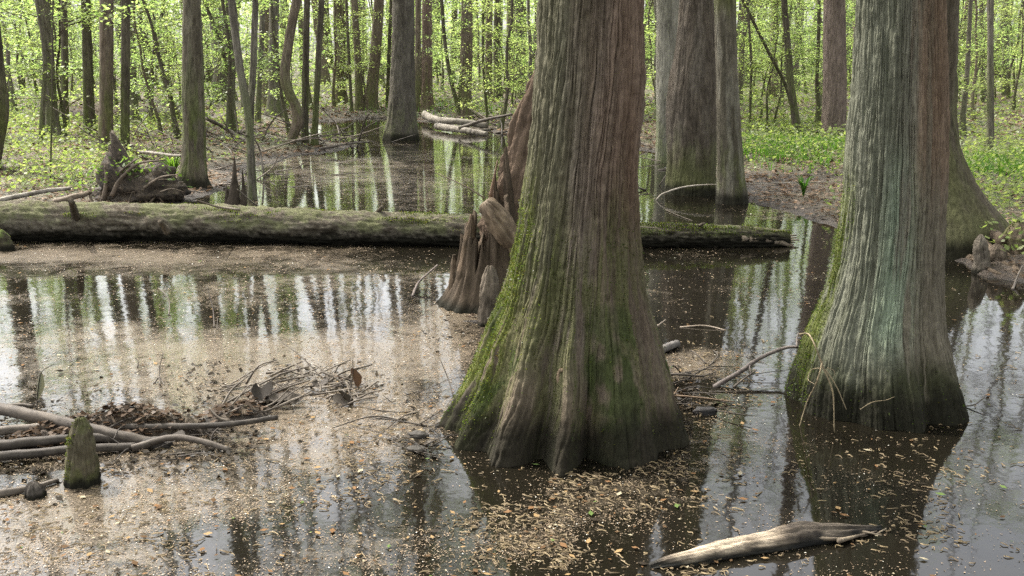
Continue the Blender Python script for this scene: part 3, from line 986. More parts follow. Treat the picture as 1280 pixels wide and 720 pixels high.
def slim_tree(label, axis, w, flare, kind, seed):
    foot_py, foot_px = axis[-1]
    f = foot(foot_px, foot_py)
    Y = f[1]
    base_c, alt_c = (np.array(c) for c in KINDC[kind])
    rows = []
    for py, px in axis:
        fl = 1 + (flare - 1) * math.exp(-((foot_py - py) / 26.0))
        hw = w / 2 * fl * (0.92 + 0.08 * py / foot_py)
        rows.append((py, px - hw, px + hw))
    # two extra rows near the foot keep the flare short
    (py1, px1), (py0, px0) = axis[-2], axis[-1]
    for dy in (12, 30):
        if foot_py - dy > py1 + 5:
            t_ = dy / (foot_py - py1)
            px = px0 + (px1 - px0) * t_
            hw = w / 2 * (1 + (flare - 1) * math.exp(-dy / 16.0))
            rows.insert(-1 if dy == 12 else -2, (foot_py - dy, px - hw, px + hw))
    zs, cxs, rs = rows_to_axis(rows, Y)
    thin = w < 6.5
    H = random.uniform(6, 9) if thin else random.uniform(13, 19)
    t = thing('tree' if not thin else 'sapling', (cxs[0], Y, max(f[2], 0)), label, 'tree' if not thin else 'sapling')
    nu = 14 if thin else 30
    o, top, axp = trunk('trunk', rows, Y, t, nu, levels(gh(cxs[0], Y) - 0.25, zs[-1] + 0.3, 30 if thin else 50, H, 12), H, ridge=0.002 if thin else 0.007, ridge_w=0.05, base=base_c, alt=alt_c,
                        moss=0.55, moss_h=1.2, seed=seed)
    if thin:
        c = bpy.data.objects.new('crown', SPRAYS[seed % 5])
        COL.objects.link(c)
        c.parent = t
        c.scale = (0.8, 0.8, 1)
        c.location = (top[0] * 0.5, 0, H - 7.0)
        c.rotation_euler = (0, 0, random.random() * 6.28)
    else:
        put_crown(t, top, None, random.uniform(0.75, 1.05))


for i, (lab, axis, w, fl, k) in enumerate(SLIM):
    slim_tree(lab, axis, w, fl, k, 100 + i)


# --- the far woods: copies of a few trees and saplings
def proto_tree(name, H, r, seed, kind):
    mb = MB()
    n = 16
    t_ = np.linspace(0, 1, n)
    path = np.stack([np.cumsum(RNG.normal(0, 0.05, n)), np.cumsum(RNG.normal(0, 0.05, n)), t_ * H], 1)
    path[:, :2] -= path[0, :2]
    rad = r * (1 - 0.7 * t_) * (1 + 0.9 * np.exp(-t_ * H / 0.35))
    bc, ac = KINDC[kind]
    V, Q_, T_ = tube(path, rad, 10)
    c = lerp(np.array(bc), np.array(ac), fbm(V[:, 0] * 9, V[:, 1] * 9, V[:, 2] * 2, seed))
    c = lerp(c, MOSS * 0.8, (1 - sstep(0.3, 1.2, V[:, 2])) * 0.4)
    mb.add(V, Q_, c)
    return mb.mesh(name, [M_BARK_FAR]), path[-1]


TPROTO = [proto_tree('trunk', h, r, s, k) for h, r, s, k in ((15, 0.17, 1, 'b'), (17, 0.22, 2, 'g'), (13, 0.13, 3, 'd'), (16, 0.26, 4, 'b'))]
SPROTO = [proto_tree('trunk', h, r, s, k) for h, r, s, k in ((8.6, 0.05, 5, 'd'), (6.2, 0.03, 6, 'd'), (9.6, 0.065, 7, 'g'), (4.6, 0.025, 8, 'd'), (8.2, 0.045, 9, 'b'))]
placed = []


def scatter(n, y0, y1, mind, side=0.62, power=1.0):
    out, tries = [], 0
    while len(out) < n and tries < n * 60:
        tries += 1
        y = y0 + (y1 - y0) * random.random() ** power
        x = (random.random() * 2 - 1) * side * y
        if gh(x, y) < 0.03:
            continue
        if any((x - a) ** 2 + (y - b_) ** 2 < mind * mind for a, b_ in placed):
            continue
        placed.append((x, y))
        out.append((x, y))
    return out


for i, (x, y) in enumerate(scatter(55, 33, 70, 1.3)):
    me, tp = TPROTO[i % 4]
    t = thing('tree', (x, y, gh(x, y) - 0.1), 'distant tall trunk standing among the far woods beyond the pond', 'tree', 'tall trees in the far woods')
    t.rotation_euler = (random.gauss(0, 0.035), random.gauss(0, 0.035), random.random() * 6.28)
    s = random.uniform(0.75, 1.15)
    t.scale = (s, s, s)
    o = bpy.data.objects.new('trunk', me)
    COL.objects.link(o)
    o.parent = t
    put_crown(t, np.array(tp), 4, random.uniform(0.8, 1.1))

# unseen trees added behind and beside the viewer to shade the pond
for i, (x, y) in enumerate(((-5, -3), (4.5, -4), (-1, -9), (9, -8), (-10, -9), (-13, -1), (13, 0), (6.5, -12), (-6, -14), (14, -14), (-17, -7), (18, -5), (12, 6.5), (-4, -20), (8, -20), (0, -15), (-12, -17), (17, 6), (22, 2))):
    me, tp = TPROTO[i % 4]
    t = thing('tree', (x, y, gh(x, y) - 0.1), 'tall unseen tree added behind the viewer to shade the pond', 'tree', 'unseen trees added behind the viewer')
    t.rotation_euler = (0, 0, i * 1.3)
    o = bpy.data.objects.new('trunk', me)
    COL.objects.link(o)
    o.parent = t
    put_crown(t, np.array(tp), None, 1.25)

for i, (x, y) in enumerate(scatter(230, 20, 60, 0.7, 0.6, 0.8)):
    k = i % 5
    t = thing('sapling', (x, y, gh(x, y) - 0.05), 'leafy understorey sapling with bright new leaves in the far woods', 'sapling', 'understorey saplings in the far woods')
    t.rotation_euler = (random.gauss(0, 0.08), random.gauss(0, 0.08), random.random() * 6.28)
    s = random.uniform(0.7, 1.2)
    t.scale = (s, s, s)
    for nm, me in (('trunk', SPROTO[k][0]), ('crown', SPRAYS[k])):
        o = bpy.data.objects.new(nm, me)
        COL.objects.link(o)
        o.parent = t

# the mass of trees behind everything
mb = MB()
n = 150000
Y = 52 + 60 * RNG.random(n) ** 0.8
X = (RNG.random(n) * 2 - 1) * 0.9 * Y
Hh = 11 * RNG.random(n) ** 1.2
dens = fbm(X * 0.22, Y * 0.12, Hh * 0.3, 71, 3)
kp = dens > 0.42
X, Y, Hh = X[kp], Y[kp], Hh[kp]
C = np.stack([X, Y, ground_h(X, Y) + Hh], 1)
add_leaves(mb, C, 0.16 + 0.2 * RNG.random(len(C)), leaf_cols(len(C)), 1, 0.35, 0.7)
for i in range(260):
    y = random.uniform(62, 115)
    x = random.uniform(-0.9, 0.9) * y
    r = random.uniform(0.06, 0.28)
    z0 = gh(x, y) - 0.2
    H = random.uniform(10, 20)
    path = np.array([[x, y, z0], [x + random.gauss(0, 0.3), y, z0 + H * 0.5], [x + random.gauss(0, 0.6), y, z0 + H]])
    add_tube(mb, path, np.array([r * 1.3, r, r * 0.5]), 6, np.array(KINDC[random.choice('dgb')][0]) * random.uniform(0.8, 1.5), 0)
tag(mb.link('far_forest', [M_BARK_FAR, M_LEAF]), 'pale green mass of distant forest closing the view', kind='stuff')

# ------------------------------------------------------------------ ground plants and leaf litter on the banks (stuff)
def scatter_land(n, y0, y1, dens, wpow=1.4):
    u = RNG.random(n)
    y = (y0 ** (1 - wpow) + u * (y1 ** (1 - wpow) - y0 ** (1 - wpow))) ** (1 / (1 - wpow))
    x = (RNG.random(n) * 2 - 1) * 0.62 * y
    h = ground_h(x, y)
    px, py = pix(x, y, h)
    keep = (h > 0.015) & (RNG.random(n) < dens(x, y, px, py, h))
    return x[keep], y[keep], h[keep], px[keep], py[keep]


def d_green(x, y, px, py, h):
    d = 0.62 * sstep(0.43, 0.63, fbm(x * 0.8, y * 0.8, 0, 81)) + 0.07
    d = d + 0.85 * np.exp(-((px - 60) / 110) ** 2 - ((py - 200) / 50) ** 2) * sstep(0.4, 0.55, fbm(x * 2.2, y * 2.2, 0, 85)) + 1.0 * np.exp(-((px - 1000) / 90) ** 2 - ((py - 180) / 22) ** 2) + 1.0 * np.exp(-((px - 1250) / 70) ** 2 - ((py - 205) / 12) ** 2)
    d = d * sstep(0.03, 0.10, h)
    d = d * (1 - 0.9 * np.exp(-((px - 1000) / 120) ** 2 - ((py - 248) / 24) ** 2)) * (1 - 0.8 * np.exp(-((px - 360) / 90) ** 2 - ((py - 180) / 25) ** 2))
    return np.clip(d, 0, 1)


mb = MB()
x, y, h, px, py = scatter_land(200000, 7.5, 75, d_green)
n = len(x)
hh = h + 0.03 + 0.32 * RNG.random(n) ** 1.6
sz = (0.045 + 0.05 * RNG.random(n)) * np.clip(y / 20, 0.8, 2.2)
gcol = leaf_cols(n) * np.array([1.1, 1.05, 1.0])
add_leaves(mb, np.stack([x, y, hh], 1), sz, gcol, 0, 0.5, 0.7)
tag(mb.link('ground_plants', [M_GRASS]), 'low bright spring leaves covering the banks', kind='stuff')

mb = MB()


def d_grass(x, y, px, py, h):
    return np.clip(1.2 * np.exp(-((px - 1005) / 75) ** 2 - ((py - 184) / 16) ** 2) + 1.2 * np.exp(-((px - 1255) / 60) ** 2 - ((py - 207) / 11) ** 2) + 0.5 * np.exp(-((px - 560) / 100) ** 2 - ((py - 135) / 8) ** 2)
                   + 0.3 * np.exp(-((px - 30) / 60) ** 2 - ((py - 135) / 8) ** 2), 0, 1)


x, y, h, px, py = scatter_land(160000, 10, 45, d_grass)
n = len(x)
az = RNG.random(n) * 6.283
ln = 0.06 + 0.13 * RNG.random(n)
d = np.stack([np.cos(az), np.sin(az)], 1)
B0 = np.stack([x, y, h - 0.01], 1)
w = 0.006 + 0.008 * RNG.random(n)
side = np.stack([-d[:, 1] * w, d[:, 0] * w, np.zeros(n)], 1)
mid = B0 + np.stack([d[:, 0] * ln * 0.15, d[:, 1] * ln * 0.15, ln * 0.6], 1)
tip = B0 + np.stack([d[:, 0] * ln * 0.45, d[:, 1] * ln * 0.45, ln], 1)
V = np.stack([B0 - side, B0 + side, mid + side * 0.8, mid - side * 0.8, tip], 1).reshape(-1, 3)
k5 = np.arange(n)[:, None] * 5
gcol = np.repeat(np.array([0.075, 0.15, 0.02]) * (0.7 + 0.7 * RNG.random((n, 1))), 5, 0)
mb.add(V, k5 + np.array([[0, 1, 2, 3]]), gcol)
mb.f.append(k5 + np.array([[3, 2, 4]]))
mb.m.append(np.zeros(n, np.int32))
tag(mb.link('grass', [M_GRASS]), 'bright green grass patches on the sunny bank', kind='stuff')

mb = MB()
x, y, h, px, py = scatter_land(110000, 4, 45, lambda x, y, px, py, h: np.clip(0.35 + 0.9 * sstep(0.4, 0.6, fbm(x, y, 0, 83)), 0, 1))
n = len(x)
c = np.array([0.17, 0.11, 0.065]) * (1 - RNG.random((n, 1)) * 0.65) + np.array([0.16, 0.14, 0.12]) * (RNG.random((n, 1)) ** 3)
c = c * np.where(y < 8.5, 0.4, 1.0)[:, None]                  # sodden leaves on the mud in the pond
add_leaves(mb, np.stack([x, y, h + 0.008 + 0.02 * RNG.random(n)], 1), (0.05 + 0.06 * RNG.random(n)) * np.clip(y / 16, 0.5, 1.8), c, 0, 0.72, 0.6)
tag(mb.link('fallen_leaves', [M_DEAD]), 'brown fallen leaves strewn over the banks', kind='stuff')

# ------------------------------------------------------------------ what floats on the water (stuff)
def scatter_water(n, y0, y1, dens, wpow=2.0):
    u = RNG.random(n)
    y = (y0 ** (1 - wpow) + u * (y1 ** (1 - wpow) - y0 ** (1 - wpow))) ** (1 / (1 - wpow))
    x = (RNG.random(n) * 2 - 1) * 0.6 * y
    px, py = pix(x, y, 0)
    keep = (ground_h(x, y) < 0.0) & (RNG.random(n) < dens(x, y, px, py))
    x, y = x[keep], y[keep]
    return x, y, px[keep], py[keep]


mb = MB()
x, y, px, py = scatter_water(380000, 2.6, 24, lambda x, y, px, py: np.clip(film_density(px, py, x, y) * 0.75 * (0.35 + 1.3 * sstep(0.35, 0.65, fbm(x * 6, y * 6, 0, 87))) + 0.035, 0, 1))
n = len(x)
t_ = RNG.random((n, 1))
c = np.array([0.11, 0.078, 0.047]) * (1 - t_) + np.array([0.29, 0.215, 0.14]) * t_
wh = RNG.random(n) < 0.035
c[wh] = np.array([0.50, 0.47, 0.40])
dk = RNG.random(n) < 0.16
c[dk] = np.array([0.05, 0.04, 0.025])
add_leaves(mb, np.stack([x, y, 0.0015 + 0.002 * RNG.random(n)], 1), (0.004 + 0.011 * RNG.random(n) ** 2.5) * np.clip(y / 5, 0.8, 2.4), c, 0, 0.93, 0.5)
tag(mb.link('floating_litter', [M_LITTER], smooth=False), 'tan bud scales and leaf crumbs drifting on the pond', kind='stuff')


def catkins(n, dens, y0, y1):
    x, y, px, py = scatter_water(n, y0, y1, dens, 1.6)
    n = len(x)
    ln = 0.015 + 0.034 * RNG.random(n)
    az = RNG.normal(0, 0.9, n)
    k1 = RNG.normal(0, 1.1, n)
    k2 = RNG.normal(0, 1.6, n)
    m = 6
    t = np.linspace(0, 1, m)
    ang = az[:, None] + k1[:, None] * (t - 0.5) + k2[:, None] * np.sin(t * 6.28)[None] * 0.5
    st = ln[:, None] / (m - 1)
    xs = x[:, None] + np.cumsum(np.cos(ang) * st, 1)
    ys = y[:, None] + np.cumsum(np.sin(ang) * st, 1)
    w = (0.0011 + 0.0013 * RNG.random(n))[:, None] * (0.4 + 0.6 * np.sin(np.pi * (0.1 + 0.8 * t)))[None]
    z0 = 0.003 + 0.004 * RNG.random((n, 1)) + 0.002 * np.sin(t * 5)[None]
    nxv, nyv = -np.sin(ang) * w, np.cos(ang) * w
    L = np.stack([xs + nxv, ys + nyv, z0 - 0.002], -1)
    C = np.stack([xs, ys, z0 + w * 1.0], -1)
    R = np.stack([xs - nxv, ys - nyv, z0 - 0.002], -1)
    V = np.stack([L, C, R], 2).reshape(n, -1, 3)          # n, m*3, 3
    f = []
    for i in range(m - 1):
        a = i * 3
        f += [[a, a + 3, a + 4, a + 1], [a + 1, a + 4, a + 5, a + 2]]
    F = (np.arange(n)[:, None, None] * (m * 3) + np.array(f)[None]).reshape(-1, 4)
    tt = RNG.random((n, 1))
    col = np.array([0.075, 0.053, 0.029]) * (1 - tt) + np.array([0.20, 0.15, 0.08]) * tt
    mb = MB()
    mb.add(V.reshape(-1, 3), F, np.repeat(col, m * 3, 0))
    return mb


def d_cat(x, y, px, py):
    d = 0.03 + 0.0 * px
    for cx, cy, sx, sy, a in ((690, 650, 120, 45, 1.0), (720, 590, 160, 14, 0.6), (1090, 590, 120, 35, 0.22), (880, 570, 60, 70, 0.3), (820, 700, 120, 30, 0.6), (1150, 680, 150, 50, 0.10), (470, 560, 130, 60, 0.35),
                              (1090, 668, 40, 12, 1.0), (200, 650, 300, 60, 0.25), (870, 470, 70, 30, 0.6)):
        d = d + a * np.exp(-((px - cx) / sx) ** 2 - ((py - cy) / sy) ** 2)
    d = d * (0.12 + 1.5 * sstep(0.38, 0.60, fbm(x * 3.2, y * 3.2, 0, 97)))
    return np.clip(d, 0, 1)


tag(catkins(30000, d_cat, 2.7, 8.5).link('floating_catkins', [M_LITTER]), 'curled yellow brown tree catkins floating in drifts', kind='stuff')

mb = MB()
x, y, px, py = scatter_water(5200, 2.7, 14, lambda x, y, px, py: np.clip(0.12 + d_cat(x, y, px, py) * 0.5 + 0.25 * film_density(px, py, x, y), 0, 1), 1.7)
n = len(x)
pal = np.array([[0.16, 0.09, 0.045], [0.09, 0.055, 0.03], [0.24, 0.16, 0.08], [0.09, 0.13, 0.04], [0.30, 0.26, 0.18], [0.03, 0.024, 0.018]])
c = pal[RNG.choice(6, n, p=[0.26, 0.24, 0.18, 0.05, 0.10, 0.17])]
add_leaves(mb, np.stack([x, y, 0.006 + 0.004 * RNG.random(n)], 1), 0.014 + 0.03 * RNG.random(n) ** 2, c, 0, 0.88, 0.55)
def d_muck(x, y, px, py):
    d = 0.0 * px
    for cx, cy, sx, sy, a in ((345, 492, 95, 26, 1.0), (60, 555, 130, 45, 0.8), (205, 550, 110, 22, 0.9), (520, 545, 22, 40, 0.9), (590, 405, 40, 22, 0.4), (850, 490, 45, 28, 0.8), (430, 480, 50, 14, 0.9)):
        d = d + a * np.exp(-((px - cx) / sx) ** 2 - ((py - cy) / sy) ** 2)
    return np.clip(d * (0.2 + 1.3 * sstep(0.4, 0.6, fbm(x * 4, y * 4, 0, 99))), 0, 1)


u = RNG.random(60000)
y = 3.4 + 4.2 * u
x = (RNG.random(60000) * 2 - 1) * 0.6 * y
px, py = pix(x, y, 0)
kp = RNG.random(60000) < d_muck(x, y, px, py) * 0.9
x, y = x[kp], y[kp]
n = len(x)
c = np.array([0.03, 0.024, 0.017]) * (0.4 + 1.8 * RNG.random((n, 1)) ** 2)
add_leaves(mb, np.stack([x, y, np.maximum(ground_h(x, y), 0) + 0.004 + 0.012 * RNG.random(n)], 1), 0.012 + 0.04 * RNG.random(n) ** 2, c, 0, 0.7, 0.5)
tag(mb.link('floating_leaves', [M_DEAD]), 'small brown and green leaves floating on the pond', kind='stuff')


# ------------------------------------------------------------------ logs, stumps, knees, branches
def rough_tube(path, rad, nseg, seed, amp=0.12, fx=3.0, fz=3.0, ridge=0.0, nridge=10, grain=0.0):
    """tube with lumps and lengthwise ridges; returns verts, quads, tris and (theta, s) of every vertex"""
    Nn = len(path)
    th = np.arange(nseg) * 2 * math.pi / nseg
    TH, S = np.meshgrid(th, np.concatenate([[0], np.cumsum(np.linalg.norm(np.diff(path, axis=0), axis=1))]))
    R = np.repeat(np.asarray(rad, float)[:, None], nseg, 1)
    R = R * (1 + amp * 2 * (fbm(np.cos(TH) * fx * 0.5 + seed, np.sin(TH) * fx * 0.5, S * fz, seed) - 0.5))
    if ridge:
        w_ = vnoise(np.cos(TH) * nridge / 3.0, np.sin(TH) * nridge / 3.0, S * 1.5, seed + 3)
        w2 = vnoise(np.cos(TH) * nridge / 1.4, np.sin(TH) * nridge / 1.4, S * 4, seed + 4)
        R = R + ridge * ((1 - np.abs(2 * w_ - 1)) + 0.5 * (1 - np.abs(2 * w2 - 1)) - 0.75)
    if grain:
        R = R + grain * (fbm(np.cos(TH) * 9, np.sin(TH) * 9, S * 14, seed + 8, 3) - 0.5) * 2
    V, Q_, T_ = tube(path, R, nseg)
    return V, Q_, T_, np.append(TH.ravel(), [0, 0]), np.append(S.ravel(), [0, S.max()])


def add_rough(mb, path, rad, nseg, seed, c0, c1, moss=None, up=0.45, wet_shade_z=None, **kw):
    V, Q_, T_, TH, S = rough_tube(path, rad, nseg, seed, **kw)
    nA = fbm(V[:, 0] * 6, V[:, 1] * 6, V[:, 2] * 6, seed + 31)
    nB = fbm(V[:, 0] * 28, V[:, 1] * 28, V[:, 2] * 28, seed + 33, 3)
    c = lerp(np.array(c0), np.array(c1), sstep(0.3, 0.7, nA * 0.5 + nB * 0.5))
    if moss is not None:
        P = np.asarray(path)
        idx = np.clip(np.arange(len(V)) // nseg, 0, len(P) - 1)
        rel = (V[:, 2] - P[idx, 2]) / (np.asarray(rad)[idx] + 1e-6)
        c = lerp(c, np.array(moss) * 1.0, sstep(up - 0.4, up + 0.3, rel + (nA - 0.5) * 1.6) * sstep(0.44, 0.58, nA * 0.55 + nB * 0.45) * 0.6)
    if wet_shade_z is not None:
        c = lerp(c, WET_SHADE, 1 - sstep(wet_shade_z * 0.4, wet_shade_z * 1.3, V[:, 2] + (nB - 0.5) * wet_shade_z))
    base = mb.n
    mb.add(V, Q_, c)
    mb.f.append(T_ + base)
    mb.m.append(np.zeros(len(T_), np.int32))


def single(name, label, cat, mb, mat, group=None):
    return tag(mb.link(name, [mat]), label, cat, group)


# the long mossy log across the pond
mb = MB()
lp = [(-260, 276, 0.17), (-60, 277, 0.17), (200, 279, 0.16), (420, 285, 0.14), (600, 290, 0.12), (760, 294, 0.10), (900, 297, 0.075), (985, 300, 0.05)]
path = smooth_path([at(a, b_, c_) for a, b_, c_ in lp], 420)
s = np.linspace(0, 1, 420)
rad = np.interp(s, [0, 0.2, 0.42, 0.6, 0.75, 0.9, 0.97, 1], [0.187, 0.187, 0.173, 0.155, 0.132, 0.108, 0.097, 0.072])
add_rough(mb, path, rad, 72, 61, (0.075, 0.062, 0.045), (0.185, 0.165, 0.13), moss=(0.075, 0.09, 0.022), up=0.25, wet_shade_z=0.15, amp=0.14, fz=3.0, ridge=0.026, nridge=26, grain=0.022)  # underside near black: damp bark, and its shade painted into the colour
t = thing('fallen_log', (0, 0, 0), 'long mossy fallen log lying right across the pond behind the big cypress', 'log')
mb.link('log_trunk', [M_LOG], t)
Vl = mb.v[0]
axl = np.repeat(path, 72, 0)
nl = Vl[:len(axl)] - axl
nl = nl / (np.linalg.norm(nl, axis=1)[:, None] + 1e-9)
wl_ = sstep(-0.1, 0.7, nl[:, 2]) * sstep(0.54, 0.64, fbm(axl[:, 0] * 2.2, nl[:, 1] * 2, nl[:, 2] * 2, 66, 4)) * sstep(-0.6, 0.2, -nl[:, 1] + 0.4)
add_moss(t, Vl[:len(axl)], nl, wl_ + 0.01 * (nl[:, 2] > 0), 11000, 0.014, (0.075, 0.09, 0.02))
for k, (bx, by, bz, ex, ey, ez, r) in enumerate(((92, 262, 0.34, 88, 250, 0.46, 0.03), (205, 284, 0.2, 200, 277, 0.27, 0.025), (470, 268, 0.27, 478, 258, 0.36, 0.02), (868, 285, 0.14, 880, 279, 0.24, 0.014))):
    mb = MB()
    a_, e_ = at(bx, by, bz), at(ex, ey, ez)
    add_rough(mb, smooth_path([a_ - (e_ - a_) * 0.8, a_, e_], 16), np.linspace(r * 1.3, r * 0.8, 16), 14, 80 + k, (0.06, 0.05, 0.036), (0.15, 0.125, 0.095), amp=0.35, ridge=r * 0.2)
    mb.link('branch_stub', [M_LOG], t)
mb = MB()
for k in range(6):
    e = at(965 + 4 * k, 296 + 2 * k, 0.07 - 0.01 * k)
    q = at(990 + random.uniform(-8, 10), 294 + 3.0 * k, 0.06 - 0.012 * k)
    add_rough(mb, smooth_path([e + (q - e) * -1.2, e, q], 10), np.linspace(0.03, 0.006, 10), 8, 70 + k, (0.14, 0.11, 0.08), (0.24, 0.2, 0.15), amp=0.2)
mb.link('splintered_end', [M_LOG], t)
for k, (pts, r) in enumerate((([(300, 262, 0.33), (270, 258, 0.36), (246, 250, 0.5)], 0.012), ([(720, 280, 0.2), (790, 283, 0.22), (830, 286, 0.2)], 0.008))):
    mb = MB()
    add_rough(mb, smooth_path([at(*q) for q in pts], 14), np.linspace(r, r * 0.4, 14), 7, 90 + k, (0.14, 0.11, 0.08), (0.2, 0.17, 0.13), amp=0.1)
    mb.link('broken_twig', [M_WOOD], t)


# the shattered stump behind the big cypress
t = thing('broken_stump', tuple(at(605, 385)), 'shattered red brown stump with a tall leaning slab behind the big cypress', 'stump')
o3 = np.array(t.location)
Ys = o3[1]


def slab_mesh(rows, Y, thick, seed, c0, c1, n=130, nseg=90, lean_y=0.0):
    zs, cxs, rs = rows_to_axis(rows, Y)
    z = np.linspace(zs[0], zs[-1], n)
    ax, hw = pinterp(z, zs, cxs), np.maximum(pinterp(z, zs, rs), 0.01)
    th = np.arange(nseg) * 2 * math.pi / nseg
    TH, ZZ = np.meshgrid(th, z)
    nz_ = fbm(np.cos(TH) * 3 + seed, np.sin(TH) * 3, ZZ * 1.6, seed)
    fib = vnoise(np.cos(TH) * 9, np.sin(TH) * 9, ZZ * 2.2, seed + 2)
    rag = fbm(np.cos(TH) * 1.5 + 9, np.sin(TH) * 1.5, ZZ * 9, seed + 4, 4)
    k = 1 + (nz_ - 0.5) * 0.35 + (fib - 0.5) * 0.22 + (rag - 0.5) * 0.5
    tz = thick * (0.35 + 0.65 * (1 - (ZZ - z[0]) / (z[-1] - z[0])))
    Vx = ax[:, None] + hw[:, None] * k * np.cos(TH)
    Vy = tz * k * np.sin(TH) + lean_y * (ZZ - z[0])
    top = (1 - sstep(0.9, 1.0, (ZZ - z[0]) / (z[-1] - z[0])) * 0.0)
    V = np.stack([Vx, Y + Vy, ZZ], -1).reshape(-1, 3) - o3
    i = np.arange(n - 1)[:, None] * nseg
    j = np.arange(nseg)[None]
    kk = (j + 1) % nseg
    Q_ = np.stack([i + j, i + kk, i + nseg + kk, i + nseg + j], -1).reshape(-1, 4)
    nn = fbm(TH * 4, ZZ * 3, 0, seed + 6)
    c = lerp(np.array(c0), np.array(c1), sstep(0.3, 0.7, nn * 0.6 + fib * 0.4)).reshape(-1, 3)
    mb = MB()
    mb.add(V, Q_, c)
    b0 = mb.n
    mb.add(np.array([[ax[-1], Y + lean_y * (z[-1] - z[0]), z[-1] + 0.03]]) - o3, np.zeros((0, 4)), [c1])
    jj = np.arange(nseg)
    mb.f.append(np.stack([(n - 1) * nseg + jj, (n - 1) * nseg + (jj + 1) % nseg, np.full(nseg, b0)], -1))
    mb.m.append(np.zeros(nseg, np.int32))
    return mb


slab_mesh([(84, 670, 688), (100, 664, 700), (130, 652, 706), (165, 641, 704), (200, 630, 700), (235, 617, 700), (270, 608, 698), (310, 603, 690), (350, 598, 680), (395, 592, 672)], Ys + 0.22, 0.13, 3,
          (0.068, 0.049, 0.035), (0.145, 0.104, 0.074), lean_y=0.05).link('slab', [M_BARK], t)
mb = MB()
nt_, nz_ = 120, 60                                       # a hollow shell torn off at uneven heights
TH, K = np.meshgrid(np.arange(nt_) * 2 * math.pi / nt_, np.linspace(0, 1, nz_))
c0_ = at(612, 392) + np.array([0, 0.26, 0])
jag = fbm(np.cos(TH) * 3.5, np.sin(TH) * 3.5, 0, 19, 3)
ht = 0.22 + 1.15 * np.clip(jag - 0.30, 0, 1) + 0.22 * vnoise(np.cos(TH) * 9, np.sin(TH) * 9, 0, 20) + 0.16 * np.cos(TH - 0.4)
Zs = -0.15 + (ht + 0.15) * K
rs_ = (0.27 - 0.16 * np.clip(Zs, 0, 1)) * (1 + 0.55 * (fbm(np.cos(TH) * 4, np.sin(TH) * 4, Zs * 1.0, 22, 3) - 0.5)) + 0.03 * (vnoise(np.cos(TH) * 12, np.sin(TH) * 12, Zs * 5, 23) - 0.5)
rs_ = rs_ + 0.10 * np.exp(-np.clip(Zs, 0, 9) / 0.12)
Vs = np.stack([c0_[0] + rs_ * np.cos(TH), c0_[1] + 0.75 * rs_ * np.sin(TH), Zs], -1)
Vi = np.stack([c0_[0] + rs_ * 0.8 * np.cos(TH), c0_[1] + 0.6 * rs_ * np.sin(TH), Zs - 0.02], -1)[::-1]
Va = np.concatenate([Vs, Vi]).reshape(-1, 3) - o3
i = np.arange(2 * nz_ - 1)[:, None] * nt_
j = np.arange(nt_)[None]
k = (j + 1) % nt_
cs_ = lerp(np.array([0.028, 0.022, 0.016]), np.array([0.10, 0.076, 0.053]), fbm(Va[:, 0] * 26, Va[:, 1] * 26, Va[:, 2] * 7, 24))
cs_ = lerp(cs_, WET_SHADE, 1 - sstep(0.02, 0.10, Va[:, 2] + o3[2]))
mb.add(Va, np.stack([i + j, i + k, i + nt_ + k, i + nt_ + j], -1).reshape(-1, 4), cs_)
ribs = [(563, 386, 568, 318, 0.05), (580, 390, 590, 268, 0.06), (574, 384, 572, 330, 0.045), (644, 384, 655, 290, 0.08)]
for k, (x0, y0, x1, y1, r) in enumerate(ribs):
    a = at(x0, y0) + np.array([0, 0.12, -0.1])
    c_ = at_y(x1, y1, a[1] + 0.03)
    n = 40
    add_rough(mb, smooth_path([a, (a * 0.5 + c_ * 0.5) + np.array([0.015 * (-1) ** k, 0, 0]), c_], n) - o3, r * np.interp(np.linspace(0, 1, n), [0, 0.3, 0.6, 0.85, 1], [1.4, 0.9, 0.75, 0.35, 0.05]), 22, 200 + k, (0.05, 0.038, 0.026), (0.12, 0.088, 0.06), amp=0.5, fz=9,
              ridge=0.018, nridge=10)
mb.link('jagged_base', [M_BARK], t)
mb = MB()
a, c_ = at_y(606, 252, Ys - 0.05), at_y(652, 318, Ys - 0.02)
add_rough(mb, smooth_path([a, a * 0.5 + c_ * 0.5 + np.array([0, 0, 0.02]), c_], 30) - o3, np.interp(np.linspace(0, 1, 30), [0, 0.06, 0.16, 0.5, 1], [0.022, 0.048, 0.060, 0.072, 0.062]), 48, 230, (0.085, 0.062, 0.04), (0.20, 0.15, 0.098), amp=0.42, fz=5, ridge=0.030, nridge=16, grain=0.02)
mb.link('broken_chunk', [M_WOOD], t)
mb = MB()
add_rough(mb, smooth_path([at_y(613, 246, Ys), at_y(617, 225, Ys), at_y(622, 200, Ys)], 10) - o3, np.linspace(0.014, 0.004, 10), 7, 233, (0.13, 0.08, 0.05), (0.18, 0.12, 0.08))
mb.link('splinter', [M_WOOD], t)
mb = MB()
add_rough(mb, smooth_path([at_y(606, 248, Ys), at_y(580, 232, Ys), at_y(540, 214, Ys), at_y(528, 206, Ys)], 16) - o3, np.linspace(0.006, 0.002, 16), 5, 234, (0.13, 0.1, 0.07), (0.18, 0.14, 0.1))
mb.link('twig', [M_WOOD], t)


